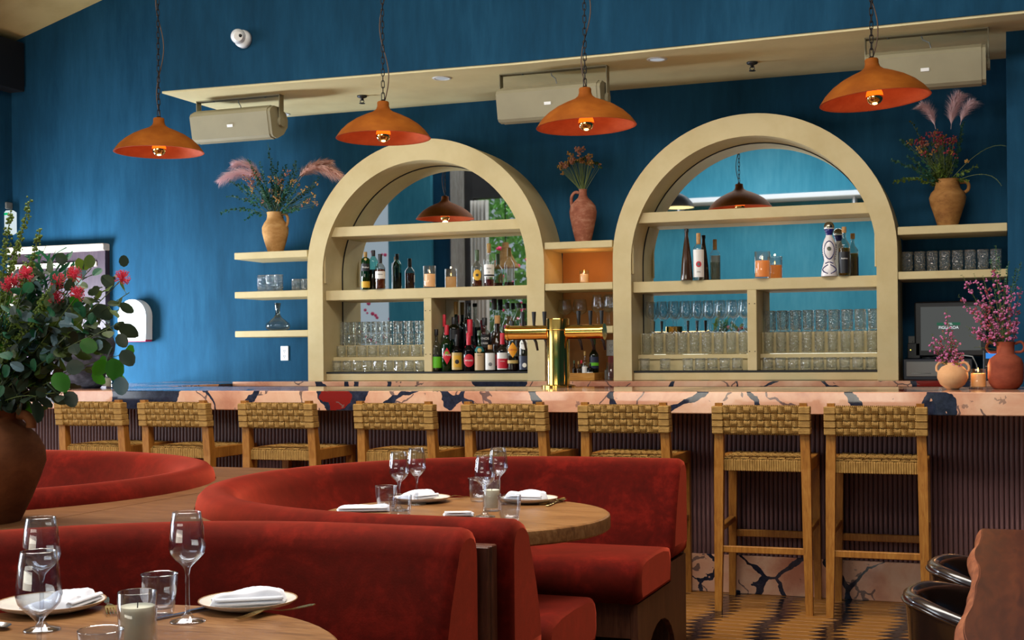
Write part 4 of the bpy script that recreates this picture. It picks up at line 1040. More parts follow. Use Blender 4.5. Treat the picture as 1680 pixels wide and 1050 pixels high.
# candles
def candle(x, y, z, r, h, wax_h, label, wax='wax', lit=True, gl='clear_glass', power=0.5):
    r0 = empty('candle', (x, y, z), label, 'candle')
    MB().lathe([(0, 0.001), (r*.94, 0.001), (r, 0.006), (r, h-.001), (r-.001, h), (r-.0025, h-.001), (r-.0025, 0.012), (0, 0.011)], 28).build('glass_holder', gl, r0, True)
    MB().lathe([(0, 0.012), (r-.004, 0.012), (r-.004, wax_h), (r*.5, wax_h-.003), (0, wax_h-.004)], 24).build('wax', wax, r0, auto=40); wx_ = r0.children[-1]
    for ch in r0.children:
        if ch.name.startswith('wax'): wx_ = ch
    MB().tube([(0, 0, wax_h-.005), (0.001, 0, wax_h+.008)], 0.0012, 5).build('wick', 'wick', wx_)
    if lit:
        MB().lathe([(0, wax_h+.006), (0.0035, wax_h+.012), (0.0028, wax_h+.02), (0, wax_h+.032)], 8).build('flame', 'flame', wx_, True)
        l = bpy.data.lights.new('flame_light', 'POINT'); l.energy = power; l.color = (1.0, 0.5, 0.17); l.shadow_soft_size = 0.004
        o = bpy.data.objects.new('flame_light', l); COL.objects.link(o); o.parent = r0; o.location = (0, 0, h+.012)
    return r0
pz = lambda px, py, Y: atY(px, py, Y)
ZS = 1.787
candle(atY(705, 470, 8.86).x, 8.86, ZS, 0.046, 0.165, 0.105, 'pillar candle in clear glass on the left arch shelf', 'glow_wax', True, power=.4)
candle(atY(1251, 450, 8.805).x, 8.805, ZS, 0.052, 0.180, 0.118, 'orange glowing candle in tall glass on the right arch shelf', 'orange_wax', True, power=.4)
candle(atY(958.5, 462, 8.92).x, 8.92, 1.790, 0.034, 0.095, 0.070, 'small votive candle in the amber niche between the arches', 'glow_wax', True, power=0.9)
p = atZ(1605, 638, BZ1); candle(p.x, p.y, BZ1, 0.041, 0.105, 0.082, 'lit candle glass on the bar between the two small clay vases', 'glow_wax', True, power=1.5)
p = atZ(174, 636, BZ1); candle(p.x, p.y, BZ1, 0.038, 0.095, 0.066, 'unlit cream candle glass on the bar beside the grey pot', 'wax', False)

# ================================================================== bottles
def bottle(x, y, z, h, r, glass, cap, label, shape='std', liq=None, lv=0.5, lab=None, lab_z=(0.12, 0.42), lab2=None, txt=None, ts=0.02, tmat='text_white', tz=None, rz=None, shoulder=0.62, neck=0.32, caph=0.13, cat='bottle'):
    root = empty('bottle', (x, y, z), label, cat)
    rz = math.atan2(-x, y) if rz is None else rz      # label turned toward the room
    nr = r*neck; sh = shoulder*h
    if shape == 'std':
        P = [(0, 0.003), (r*.9, 0.001), (r, 0.008), (r, sh*.94), (r*.93, sh), (r*.66, sh+.05*h), (nr*1.25, sh+.10*h), (nr, sh+.15*h), (nr*.95, h*.97), (nr*1.1, h*.975), (nr*1.1, h)]
    elif shape == 'sq':
        P = [(0, 0.003), (r*.9, 0.001), (r, 0.006), (r, sh), (r*.9, sh+.035*h), (nr*1.3, sh+.075*h), (nr, sh+.12*h), (nr, h)]
    elif shape == 'cone':
        P = [(0, 0.003), (r*.95, 0.001), (r, 0.01), (r*.80, h*.38), (r*.52, h*.68), (nr, h*.88), (nr, h)]
    elif shape == 'decanter':
        P = [(0, 0.003), (r*.8, 0.001), (r*.9, 0.01), (r, h*.2), (r*.98, h*.4), (r*.7, h*.58), (nr*1.4, h*.70), (nr, h*.78), (nr, h)]
    elif shape == 'bell':
        P = [(0, 0.003), (r*.95, 0.001), (r, 0.01), (r, h*.45), (r*.85, h*.55), (r*.5, h*.64), (nr*1.1, h*.72), (nr, h*.8), (nr, h)]
    seg = 20
    b = MB().lathe(P, seg)
    b.build('glass_body', glass, root, auto=60)
    def rad(zz):
        for (ra, za), (rb_, zb_) in zip(P[1:], P[2:]):
            if za <= zz <= zb_ and zb_ > za: return ra+(rb_-ra)*(zz-za)/(zb_-za)
        return r
    if liq:
        top = lv*h; Q = [(0, 0.006), (r*.9-.002, 0.006)]
        for k in range(9):
            zz = 0.010+(top-0.010)*k/8; Q.append((max(.002, rad(zz)-.003), zz))
        Q.append((0, top)); MB().lathe(Q, 16).build('liquid', liq, root, auto=60)
    MB().lathe([(0, h*(1-caph)), (nr*1.22, h*(1-caph)), (nr*1.25, h*(1-caph)+.003), (nr*1.25, h+.004), (nr*1.1, h+.007), (0, h+.007)], 16).build('cap', cap, root, auto=40)
    def wrap(z0, z1, mat, a=1.25, nm='paper_label', grow=.0008):
        rows = []
        for k in range(13):
            an = -PI/2+a*(2*k/12-1); rows.append([((rad(zz)+grow)*math.cos(an), (rad(zz)+grow)*math.sin(an), zz) for zz in (z0, (z0+z1)/2, z1)])
        mb = MB(); mb.strip(rows); o = mb.build(nm, mat, root, True); o.rotation_euler = (0, 0, rz); return o
    if lab: wrap(lab_z[0]*h, lab_z[1]*h, lab)
    for L in (lab2 or []):
        kind = L[0]
        if kind == 'band': wrap(L[1]*h, L[2]*h, L[3], L[4] if len(L) > 4 else 1.25, 'label_band', .0016)
        elif kind in ('disc', 'diamond'):
            n = 4 if kind == 'diamond' else 20; zc = L[1]*h; rr = L[2]; sx = L[4] if len(L) > 4 else 1.0
            vs = [(0, 0, zc)]
            for k in range(n): vs.append((rr*sx*math.cos(2*PI*k/n), 0, zc+rr*math.sin(2*PI*k/n)))
            # subdivide the outline so that it bends round the bottle
            sub = [(0.0, zc)]; fs = []; rings = 4; M_ = 24
            def edge(t):
                k = t*n; i = int(k) % n; f = k-int(k); a_, b_ = vs[1+i], vs[1+(i+1) % n]
                return (a_[0]+(b_[0]-a_[0])*f, a_[2]+(b_[2]-a_[2])*f)
            for q in range(1, rings+1):
                for k in range(M_):
                    ex, ez = edge(k/M_); sub.append((ex*q/rings, zc+(ez-zc)*q/rings))
            for k in range(M_): fs.append((0, 1+k, 1+(k+1) % M_))
            for q in range(rings-1):
                for k in range(M_):
                    j = (k+1) % M_; a_ = 1+q*M_; fs.append((a_+k, a_+M_+k, a_+M_+j, a_+j))
            gg = 0.0024
            pts = []
            for ex, ez in sub:
                R_ = rad(ez)+gg; an = ex/R_; pts.append((R_*math.sin(an), -R_*math.cos(an), ez))
            mb = MB(); mb.add(pts, fs); o = mb.build('label_emblem', L[3], root, True); o.rotation_euler = (0, 0, rz)
    for T in (txt if isinstance(txt, list) else ([txt] if txt else [])):
        s_, tzz, size, tm = T
        R_ = rad(tzz*h)+.0034
        o = text(s_, size, tm, root, (R_*math.sin(rz), -R_*math.cos(rz), tzz*h), (PI/2, 0, rz), bend=R_, depth=0.0002)
    return root
yb_ = 8.845
def bx_(px, py=560, Y=yb_): return atY(px, py, Y).x
# lower right bay of the left arch: front row
Z0 = 1.172
bottle(bx_(716), yb_, Z0, 0.305, .036, 'smoke_glass', 'cap_black', 'clear bottle with lime green label, leftmost in front row', 'std', 'olive_liquor', .2, 'lab_green', (.09, .36), [('band', .36, .41, 'lab_black')])
bottle(bx_(733), yb_, Z0, 0.335, .041, 'green_glass', 'cap_red', 'green bottle with red diamond label, front row', 'std', 'dark_whisky', .4, None, txt=[('CYNAR', .36, .021, 'text_white')], lab2=[('diamond', .34, .062, 'lab_red', .60), ('disc', .40, .014, 'lab_green')], caph=.2)
bottle(bx_(749.5), yb_, Z0, 0.265, .040, 'black_glass', 'cap_black', 'dark bottle with gold picture label, third in front row', 'std', None, .5, 'lab_gold', (.05, .52), [('band', .12, .44, 'lab_yellow', .8), ('disc', .27, .016, 'text_dark')], shoulder=.6, caph=.3)
bottle(bx_(769), yb_, Z0, 0.275, .043, 'black_glass', 'cap_red', 'dark bottle with round red label, front row', 'std', None, .5, None, lab2=[('disc', .29, .047, 'lab_red', .9)], txt=[('AMARO', .29, .017, 'text_white')], caph=.3, shoulder=.58)
bottle(bx_(786.5), yb_, Z0, 0.29, .037, 'green_glass', 'cap_green', 'green bottle with kraft label and teal neck label, front row', 'std', 'olive_liquor', .5, 'lab_kraft', (.03, .46), [('band', .50, .62, 'lab_teal', 1.1), ('disc', .53, .016, 'lab_gold')], txt=[('MIAMO', .40, .010, 'text_dark')], shoulder=.55, caph=.1)
bottle(bx_(804), yb_, Z0, 0.185, .037, 'smoke_glass', 'cork', 'squat bottle with off-white label and cork stopper, front row', 'sq', 'dark_whisky', .55, 'lab_white', (.06, .72), [('disc', .28, .014, 'text_grey')], shoulder=.74, caph=.14, neck=.36)
bottle(bx_(824), yb_, Z0, 0.27, .040, 'smoke_glass', 'cap_red', 'clear bottle with white and red label and red neck, front row', 'std', 'clear_liquor', .5, 'lab_white', (.05, .50), [('band', .08, .34, 'lab_red', 1.1)], txt=[('SINGANI', .27, .009, 'text_white')], caph=.28, shoulder=.58)
bottle(bx_(841), yb_, Z0, 0.285, .040, 'smoke_glass', 'cap_gold', 'clear bottle with orange diamond label, front row', 'std', 'dark_whisky', .18, None, lab2=[('diamond', .54, .056, 'lab_orange', .75), ('band', .48, .60, 'lab_white', .85), ('band', .20, .28, 'lab_gold')], txt=[('AVERNA', .54, .017, 'text_red')], shoulder=.80)
bottle(bx_(860), yb_, Z0, 0.275, .040, 'dark_green_glass', 'cap_black', 'dark bottle with white shield on its neck, right end of front row', 'std', 'dark_whisky', .5, 'lab_navy', (.04, .40), [('disc', .70, .038, 'lab_white', 1.0), ('disc', .16, .016, 'lab_white')], txt=[('BRAULIO', .72, .012, 'text_dark')], shoulder=.80)
# second row
y2 = 8.935
bottle(bx_(729, 530, y2), y2, 1.172, 0.415, .030, 'smoke_glass', 'cap_red', 'slim clear bottle with tall red neck seal, left of second row', 'std', 'clear_liquor', .3, None, caph=.2, shoulder=.6)
bottle(bx_(745, 530, y2), y2, 1.172, 0.395, .048, 'dark_green_glass', 'cap_black', 'stout dark olive bottle behind the gold label one, second row', 'sq', 'olive_liquor', .6, 'lab_black', (.6, .78), shoulder=.80)
bottle(bx_(771, 530, y2), y2, 1.172, 0.375, .050, 'black_glass', 'cap_red', 'round-shouldered dark bottle with long red neck, second row', 'bell', None, .5, None, lab2=[('disc', .40, .05, 'lab_black'), ('band', .42, .5, 'lab_red', .9)], caph=.34)
bottle(bx_(795, 530, y2), y2, 1.172, 0.385, .047, 'smoke_glass', 'cap_black', 'square bottle with dark lettered label, second row', 'sq', 'dark_whisky', .5, 'lab_black', (.45, .70), txt=[('KNOB', .62, .024, 'text_white'), ('CREEK', .53, .018, 'text_white')], shoulder=.72)
bottle(bx_(816, 530, y2), y2, 1.172, 0.40, .052, 'brown_glass', 'cork', 'large amber liqueur bottle in second row right of the square bottle', 'bell', 'red_liquor', .55, 'lab_red', (.1, .3))
bottle(bx_(840, 530, y2), y2, 1.172, 0.36, .040, 'clear_glass', 'cap_black', 'clear bottle behind the orange diamond label, second row', 'std', 'gold_liquor', .3, 'lab_white', (.3, .5))
bottle(bx_(860, 530, y2), y2, 1.172, 0.35, .040, 'smoke_glass', 'cap_black', 'smoky bottle at the right end of the second row', 'std', 'whisky', .3, 'lab_cream', (.3, .5))
# rear row against the mirror
y3 = 9.0
bottle(bx_(748, 500, y3), y3, 1.172, 0.51, .040, 'dark_green_glass', 'cap_gold', 'tall dark bottle with gold neck, left end of rear row', 'sq', 'olive_liquor', .5, None, shoulder=.62, caph=.17)
bottle(bx_(769, 500, y3), y3, 1.172, 0.50, .044, 'smoke_glass', 'cap_black', 'square clear bottle with black label and white script, rear row', 'sq', 'dark_whisky', .55, 'lab_black', (.35, .66), txt=[("JACK", .58, .02, 'text_white'), ('No 7', .46, .02, 'text_white')], shoulder=.70, caph=.04)
bottle(bx_(811, 500, y3), y3, 1.172, 0.525, .047, 'clear_glass', 'cap_black', 'tall clear faceted bottle with long black cap, rear row middle', 'bell', 'whisky', .40, None, lab2=[('disc', .52, .016, 'lab_black'), ('disc', .52, .010, 'lab_white')], caph=.14)
bottle(bx_(832, 500, y3), y3, 1.172, 0.495, .040, 'clear_glass', 'cap_black', 'clear bottle with short black cap, fourth in rear row', 'std', 'whisky', .35, None, caph=.08, shoulder=.68)
bottle(bx_(851, 500, y3), y3, 1.172, 0.49, .042, 'clear_glass', 'cap_black', 'clear bottle of amber whisky, right end of rear row', 'std', 'whisky', .62, None, caph=.06, shoulder=.78)
# shelf of the left arch
YS = 8.85
def bs(px, Y=YS): return atY(px, 470, Y).x
bottle(bs(600, 8.80), 8.80, ZS, 0.275, .033, 'green_glass', 'cap_gold', 'green square whisky bottle with slanted black label and gold base label', 'sq', 'olive_liquor', .7, 'lab_yellow', (.05, .22), [('band', .50, .70, 'lab_black', 1.1), ('disc', .82, .010, 'lab_gold')], txt=[('Walker', .60, .018, 'text_white')], shoulder=.80)
bottle(bs(613, 8.855), 8.855, ZS, 0.29, .036, 'aqua_glass', 'cap_black', 'pale green bottle half hidden behind the slanted label whisky', 'std', 'dark_whisky', .52, None, shoulder=.76)
bottle(bs(624, 8.80), 8.80, ZS, 0.255, .038, 'smoke_glass', 'cap_black', 'whisky bottle with white label and black foil neck, left arch shelf', 'std', 'whisky', .58, 'lab_white', (.30, .52), txt=[('Glenlivet', .43, .011, 'text_dark')], caph=.24, shoulder=.66)
bottle(bs(783), YS, ZS, 0.262, .038, 'smoke_glass', 'cap_green', 'bottle with oval yellow label and long neck, left arch shelf', 'std', 'whisky', .18, None, lab2=[('disc', .32, .040, 'lab_yellow', .80), ('disc', .32, .012, 'text_dark')], caph=.28, shoulder=.58)
bottle(bs(802.5), YS, ZS, 0.305, .038, 'clear_glass', 'cap_gold', 'tallest bottle on left arch shelf, white label, gold cap', 'std', 'red_liquor', .17, 'lab_white', (.22, .52), [('band', .24, .28, 'lab_black')], txt=[('RON', .42, .016, 'text_dark'), ('25', .33, .014, 'text_dark')], caph=.20, shoulder=.64)
# shelf of the right arch
bottle(bs(1127, 8.79), 8.79, ZS, 0.345, .042, 'amber_glass_solid', 'cap_black', 'tall tapering brown bottle at the left of right arch shelf', 'cone', neck=.28, caph=.05)
bottle(bs(1146.5, 8.79), 8.79, ZS, 0.312, .037, 'clear_glass', 'cork', 'clear bottle with white label bearing a red and green heart', 'std', 'clear_liquor', .5, 'lab_white', (.06, .66), [('disc', .34, .020, 'lab_red', .95), ('disc', .34, .012, 'lab_teal', .9)], txt=[('IYN', .17, .014, 'text_dark')], caph=.22, shoulder=.70)
bottle(bs(1385.5, 8.80), 8.80, ZS, 0.315, .038, 'smoke_glass', 'cork', 'tequila bottle with white script, right arch shelf', 'std', 'gold_liquor', .58, 'lab_black', (.06, .50), txt=[('Azteca', .36, .016, 'text_white')], caph=.10, shoulder=.66)
def ceramic(px, Y, label):
    root = empty('ceramic_bottle', (bs(px, Y), Y, ZS), label, 'bottle')
    P = [(0, 0.001), (.052, 0.001), (.054, 0.006), (.050, .04), (.040, .08), (.0335, .105), (.036, .125), (.043, .15), (.0445, .18), (.041, .215), (.031, .245), (.022, .262), (.0205, .275), (.026, .295), (.032, .312), (.033, .318), (0, .319)]
    MB().lathe(P, 32).build('body', 'ceramic_white', root, auto=60)
    MB().lathe([(.0335, .318), (.034, .322), (.033, .335), (.026, .350), (.014, .358), (0, .360)], 24).build('stopper', 'pewter', root, True)
    def rad(z):
        for (a, za), (b, zb_) in zip(P[1:], P[2:]):
            if za <= z <= zb_ and zb_ > za: return a+(b-a)*(z-za)/(zb_-za)
        return .03
    mb = MB()
    def dot(an, z, s, sq=1.0):
        r = rad(z)+.0006; mb.sphere((r*math.cos(an), r*math.sin(an), z), s, 6, 4, sq)
    f = -PI/2 + .1
    for k in range(34):
        t = 2*PI*k/34; dot(f+.78*math.cos(t), .172+.058*math.sin(t), .0042)
    for q in (-1, 1):
        for k in range(16):
            t = PI*k/15; dot(f+q*(.25+.75*math.sin(t)), .015+.055*t/PI+.004, .0042)
        for k in range(3): dot(f+q*(.15+.22*k), .092-.003*k, .0045)
    for q in (-2, 2):
        for k in range(20): dot(f+q*.9+.5*math.cos(2*PI*k/20), .16+.05*math.sin(2*PI*k/20), .004)
    stuff(mb.build('painted_leaves', 'cobalt', root))
    MB().lathe([(.0208, .270), (.0215, .275), (.0268, .295), (.0326, .311), (.0300, .3115)], 32).build('painted_collar', 'cobalt', root, True)
    mb = MB()
    mb.lathe([(0, 0), (.013, 0), (.0135, .0015), (0, .002)], 20, M=Matrix.Rotation(PI/2, 4, 'X')); o = mb.build('medallion', 'pewter', root); r = rad(.18)+.001; o.location = (r*math.cos(f), r*math.sin(f), .18); o.rotation_euler = (0, 0, .1)
ceramic(1361, 8.805, 'white ceramic bottle with blue leaf garlands on the right arch shelf')

# niche under the arches: tray of small bottles, straws
tr = empty('wooden_tray', (-2.80, 8.90, 1.107), 'small wooden tray of bitters bottles in the niche beside the tap', 'tray')
mb = MB(); mb.bbox(-.135, .115, -.10, .14, 0, .012, .002)
mb.build('tray_base', 'tray_wood', tr)
for a in ((-.135, .115, -.10, -.088), (-.135, .115, .128, .14)): MB().bbox(a[0], a[1], a[2], a[3], .012, .052, .002).build('tray_side', 'tray_wood', tr)
for a in ((-.135, -.123), (.103, .115)): MB().bbox(a[0], a[1], -.088, .128, .012, .052, .002).build('tray_side', 'tray_wood', tr)
zt = 1.12
bottle(-2.777, 8.87, zt, 0.185, .021, 'clear_glass', 'cap_gold', 'small clear bitters bottle with white label and gold cap, front of tray', 'std', 'clear_liquor', .5, 'lab_white', (.1, .45), caph=.13, shoulder=.62)
bottle(-2.737, 8.96, zt, 0.275, .034, 'dark_green_glass', 'cap_green', 'dark wine bottle with purple and green label in the tray', 'std', None, .5, 'lab_navy', (.25, .55), [('band', .32, .40, 'lab_green')], shoulder=.62)
bottle(-2.737, 8.86, zt, 0.10, .022, 'black_glass', 'cap_black', 'short dark bottle with white band at right front of the tray', 'sq', None, .5, None, (.1, .2), [('band', .30, .45, 'lab_white')], shoulder=.7)
bottle(-2.822, 8.86, zt, 0.115, .015, 'smoke_glass', 'cap_gold', 'tiny dropper bottle left of the white label bitters', 'std', 'whisky', .4, None, shoulder=.6)
bottle(-2.857, 8.87, zt, 0.12, .015, 'brown_glass', 'cap_green', 'tiny brown bitters bottle with green cap near the tap column', 'std', 'dark_whisky', .5, None, shoulder=.6)
bottle(-2.827, 8.95, zt, 0.12, .022, 'brown_glass', 'cap_red', 'brown bottle with red cap at the back of the tray', 'std', 'dark_whisky', .5, None, shoulder=.6)
sg = empty('straw_glass', (-2.577, 8.855, 1.107), 'cut glass packed with dark red straws beside the right arch', 'glass')
MB().lathe([(0, .001), (.034, .001), (.036, .008), (.036, .125), (.034, .125), (.033, .016), (0, .014)], 20).build('glass', 'clear_glass', sg, True)
mb = MB(); rnd = random.Random(8)
for k in range(46):
    a = rnd.uniform(0, 2*PI); q = rnd.uniform(0, .022); d = rnd.uniform(-.006, .006)
    mb.tube([(q*math.cos(a), q*math.sin(a), .015), (q*math.cos(a)*1.15+d, q*math.sin(a)*1.15, .165+rnd.uniform(-.004, .003))], .0028, 5)
sg_s = stuff(mb.build('straws', 'straw', sg))
rb = empty('jar', (-2.632, 8.97, 1.107), 'small ribbed grey jar with dark lid behind the straws', 'jar')
MB().lathe([(0, 0), (.03, 0)] + [(.030+.0015*(k % 2), .006+.007*k) for k in range(9)] + [(.026, .07), (0, .07)], 16).build('body', 'grey_plastic', rb, True)
MB().lathe([(.022, .07), (.018, .082), (.006, .10), (0, .115)], 12).build('lid', 'dark_plastic', rb, True)

# ================================================================== jugs, vases, pots
def jug(x, y, z, prof, mat, label, handles=(), name='jug', hr=.011, seg=36):
    r0 = empty(name, (x, y, z), label, 'vase')
    MB().lathe([(0, 0.001)] + prof + [(max(.004, prof[-1][0]-.008), prof[-1][1]), (max(.004, prof[-1][0]-.010), prof[-1][1]-.05), (0, prof[-1][1]-.06)], seg).build('body', mat, r0, auto=60)
    for pts in handles:
        P = [Vector(p) for p in pts]; Q = []
        for i in range(len(P)-1):
            for k in range(5):
                t = k/5; p0 = P[max(0, i-1)]; p1 = P[i]; p2 = P[i+1]; p3 = P[min(len(P)-1, i+2)]
                Q.append(0.5*((2*p1)+(p2-p0)*t+(2*p0-5*p1+4*p2-p3)*t*t+(3*p1-p0-3*p2+p3)*t**3))
        Q.append(P[-1]); MB().tube(Q, hr, 10).build('handle', mat, r0, True)
    return r0
pL = atY(452, 411, 8.96)
jug(pL.x, 8.96, 2.099, [(.055, 0), (.060, .01), (.085, .09), (.102, .16), (.103, .20), (.088, .235), (.068, .262), (.062, .29), (.064, .315), (.066, .322)], 'jug_clay', 'sandy clay one-handled jug on the upper left shelf', [[(.062, 0, .305), (.095, 0, .30), (.112, 0, .27), (.108, 0, .23), (.096, 0, .205)]])
pM = atY(957, 396, 8.95)
jug(pM.x, 8.95, 2.082, [(.052, 0), (.055, .01), (.075, .09), (.093, .18), (.098, .225), (.090, .265), (.062, .30), (.036, .325), (.028, .345), (.027, .375), (.031, .385)], 'amphora_clay', 'weathered reddish amphora with one handle between the arches', [[(-.028, 0, .362), (-.060, 0, .365), (-.084, 0, .335), (-.086, 0, .285), (-.080, 0, .262)]], 'amphora')
pR = atY(1555, 369, 8.93)
jug(pR.x, 8.93, 2.091, [(.062, 0), (.064, .01), (.085, .08), (.108, .15), (.115, .19), (.102, .225), (.082, .245), (.074, .28), (.076, .30), (.082, .308)], 'jug_clay_dark', 'brown clay jug with one handle on the upper right shelf', [[(.076, 0, .285), (.115, 0, .285), (.130, 0, .265), (.125, 0, .235), (.105, 0, .22)]])
pS = atZ(1563, 637, BZ1); YSV = 7.26; xS = atY(1563, 630, YSV).x
jug(xS, YSV, BZ1, [(.030, 0), (.034, .004), (.062, .025), (.078, .060), (.076, .090), (.055, .118), (.030, .130), (.028, .136), (.030, .140)], 'buff_clay', 'small round buff vase with two ear handles on the bar', [[(.030, 0, .132), (.058, 0, .142), (.078, 0, .125), (.080, 0, .100), (.070, 0, .092)], [(-.030, 0, .132), (-.058, 0, .142), (-.078, 0, .125), (-.080, 0, .100), (-.070, 0, .092)]], 'vase', .006)
YRV = 7.30; xR_ = atY(1650, 630, YRV).x
jug(xR_, YRV, BZ1, [(.055, 0), (.065, .006), (.082, .03), (.088, .055), (.088, .130), (.078, .158), (.052, .178), (.044, .185), (.044, .225), (.048, .242), (.049, .246)], 'russet_clay', 'russet matte vase with two ring handles at right end of bar', [[(.045, 0, .235), (.075, 0, .245), (.092, 0, .222), (.080, 0, .195), (.045, 0, .192)], [(-.045, 0, .235), (-.075, 0, .245), (-.092, 0, .222), (-.080, 0, .195), (-.045, 0, .192)]], 'vase', .007)
# big clay urn standing on the walnut ledge, and the grey pot on the bar end
UX, UY = atZ(-31, 856, zL).x, atZ(-31, 856, zL).y
udep = (Vector((UX, UY, 0.9))-CAM).dot(FW)
jug(UX, UY, zL, [(.122, 0), (.127, .01), (.158, .075), (.186, .145), (.203, .195), (.200, .235), (.180, .275), (.148, .308), (.130, .326), (.126, .345), (.130, .360), (.131, .378)], 'urn_clay', 'large dark terracotta urn on the walnut ledge at far left', [[(.125, .03, .35), (.15, .04, .345), (.165, .045, .325), (.165, .045, .305)]], 'urn', .016, 48)
pg = Vector((-5.865, 7.30, BZ1))
jug(pg.x, pg.y, pg.z, [(.13, 0), (.145, .02), (.19, .14), (.225, .25), (.232, .30), (.215, .345), (.19, .37), (.195, .385)], 'grey_pot', 'large dark grey pot on the left end of the bar', [], 'pot')
# ================================================================== flowers
def bez(p0, p1, p2, n):
    return [p0*(1-t)**2 + p1*2*t*(1-t) + p2*t*t for t in [k/n for k in range(n+1)]]
def leaf_geo(mb, c, d, nrm, L, Wd, kind='oval', cup=0.15):
    d = d.normalized(); s = d.cross(nrm)
    if s.length < 1e-5: s = d.orthogonal()
    s.normalize(); n2 = s.cross(d)
    if kind == 'slim':
        pts = [c, c+d*L*.5+s*Wd*.5+n2*cup*Wd, c+d*L, c+d*L*.5-s*Wd*.5+n2*cup*Wd]; mb.add(pts, [(0, 1, 2), (0, 2, 3)])
    else:
        prof = [(.0, .04), (.15, .34), (.42, .5), (.72, .40), (.94, .14)] if kind == 'oval' else [(.0, .05), (.12, .34), (.4, .52), (.68, .46), (.92, .24)]
        vs = []
        for t, w in prof:
            q = c+d*L*t; vs += [q+s*Wd*w+n2*cup*Wd*w, q-n2*cup*.3*L*t*t, q-s*Wd*w+n2*cup*Wd*w]
        vs.append(c+d*L-n2*cup*.3*L); fs = []
        for i in range(4):
            a = 3*i; fs += [(a, a+1, a+4, a+3), (a+1, a+2, a+5, a+4)]
        fs += [(12, 13, 15), (13, 14, 15)]; mb.add(vs, fs)
def rv(r, s=1.0): return Vector((r.uniform(-s, s), r.uniform(-s, s), r.uniform(-s, s)))
class Bq:
    """one bouquet: stems, leaves by material, blossoms by material"""
    def __init__(s, name, loc, label, seed, cat='flowers'):
        s.root = empty(name, loc, label, cat); s.o = Vector(loc); s.parts = {}; s.r = random.Random(seed)
    def mb(s, nm, mat): return s.parts.setdefault((nm, mat), MB())
    def stem(s, pts, r0=.002, r1=.001, mat='stem_green'):
        n = len(pts); s.mb('stems', mat).tube(pts, [r0+(r1-r0)*k/(n-1) for k in range(n)], 4)
    def spray(s, p0, p2, lean, nl, L, Wd, mat, t0=.25, kind='oval', pair=True, r0=.0018):
        p1 = (p0+p2)*.5+lean; P = bez(p0, p1, p2, 14); s.stem(P, r0, r0*.5); m = s.mb('leaves', mat)
        for k in range(nl):
            t = t0+(1-t0)*(k+.5)/nl; i = min(13, int(t*14)); c = P[i]+(P[i+1]-P[i])*(t*14-i); dr = (P[i+1]-P[i]).normalized()
            for q in ((0, 1) if pair else (0,)):
                sd = rv(s.r); sd = sd-dr*sd.dot(dr); sd.normalize()
                z = 1-.45*t; leaf_geo(m, c, sd+dr*.5+rv(s.r, .2), rv(s.r), L*z*s.r.uniform(.7, 1.15), Wd*z*s.r.uniform(.7, 1.15), kind)
        return P
    def cluster(s, c, n, spread, size, mat, flat=1.0):
        m = s.mb('blossoms', mat)
        for k in range(n):
            q = rv(s.r); q = Vector((q.x, q.y, q.z*flat)); m.ico(c+q*spread, size*s.r.uniform(.6, 1.2))
    def plume(s, p0, p1, p2, n, hair, mat):
        P = bez(p0, p1, p2, 24); s.stem(P[:14], .002, .001, mat); m = s.mb('plume', mat)
        for k in range(n):
            t = .12+.88*s.r.random(); i = min(23, int(t*24)); c = P[i]+(P[i+1]-P[i])*(t*24-i); dr = (P[i+1]-P[i]).normalized()
            sd = rv(s.r); sd = sd-dr*sd.dot(dr); sd.normalize(); L = hair*(.5+.5*math.sin(PI*min(1, t*1.02)))*s.r.uniform(.6, 1.25)
            a = c; d = dr*.9+sd*.42; w = sd.cross(dr)*.0017
            p_1 = a+d*L*.5; p_2 = a+d*L+sd*L*.16-Vector((0, 0, .25*L)); 
            m.add([a-w, a+w, p_1+w, p_1-w, p_2], [(0, 1, 2, 3), (3, 2, 4)])
    def done(s):
        for (nm, mat), m in s.parts.items():
            m.v = [(v[0]-s.o.x, v[1]-s.o.y, v[2]-s.o.z) for v in m.v]; stuff(m.build(nm, mat, s.root))
# --- left shelf bouquet
def px(x, y, Y): return atY(x, y, Y)
Yf = 8.96
b = Bq('dried_bouquet', (pL.x, Yf, 2.099+.30), 'wild bouquet of eucalyptus, dried flowers and pink plumes in the sandy jug', 21)
base = Vector((pL.x, Yf, 2.099+.27)); C = lambda x, y, d=0.0: px(x, y, Yf+d)
for (x, y, d, lx, lz, nl) in ((440, 234, .02, .02, 0, 22), (408, 262, -.05, 0, .03, 18), (455, 265, .03, 0, 0, 24), (470, 270, .04, 0, .02, 24), (486, 264, .03, .02, .03, 18), (460, 285, -.05, 0, 0, 22), (376, 296, -.06, -.02, .07, 20), (395, 300, -.08, 0, .06, 16), (362, 350, -.04, -.02, .09, 22), (402, 362, -.08, -.04, .12, 10), (372, 322, .0, -.02, .08, 16), (418, 285, -.02, 0, .03, 18), (490, 345, -.1, .0, .05, 10), (516, 305, .04, .03, .04, 12), (430, 312, -.1, 0, .02, 16), (478, 300, -.08, 0, .02, 16)):
    b.spray(base+rv(b.r, .02), C(x, y, d), Vector((lx, 0, lz)), nl+4, .032, .024, 'leaf_eucalyptus' if nl > 10 else 'leaf_deep', .30)
for k in range(26):
    x = b.r.gauss(455, 26); y = b.r.uniform(262, 330); b.spray(base+rv(b.r, .02), C(x, y, b.r.uniform(-.09, .05)), rv(b.r, .015), 15, .028, .020, ('leaf_eucalyptus', 'leaf_deep', 'leaf_eucalyptus')[k % 3], .35)
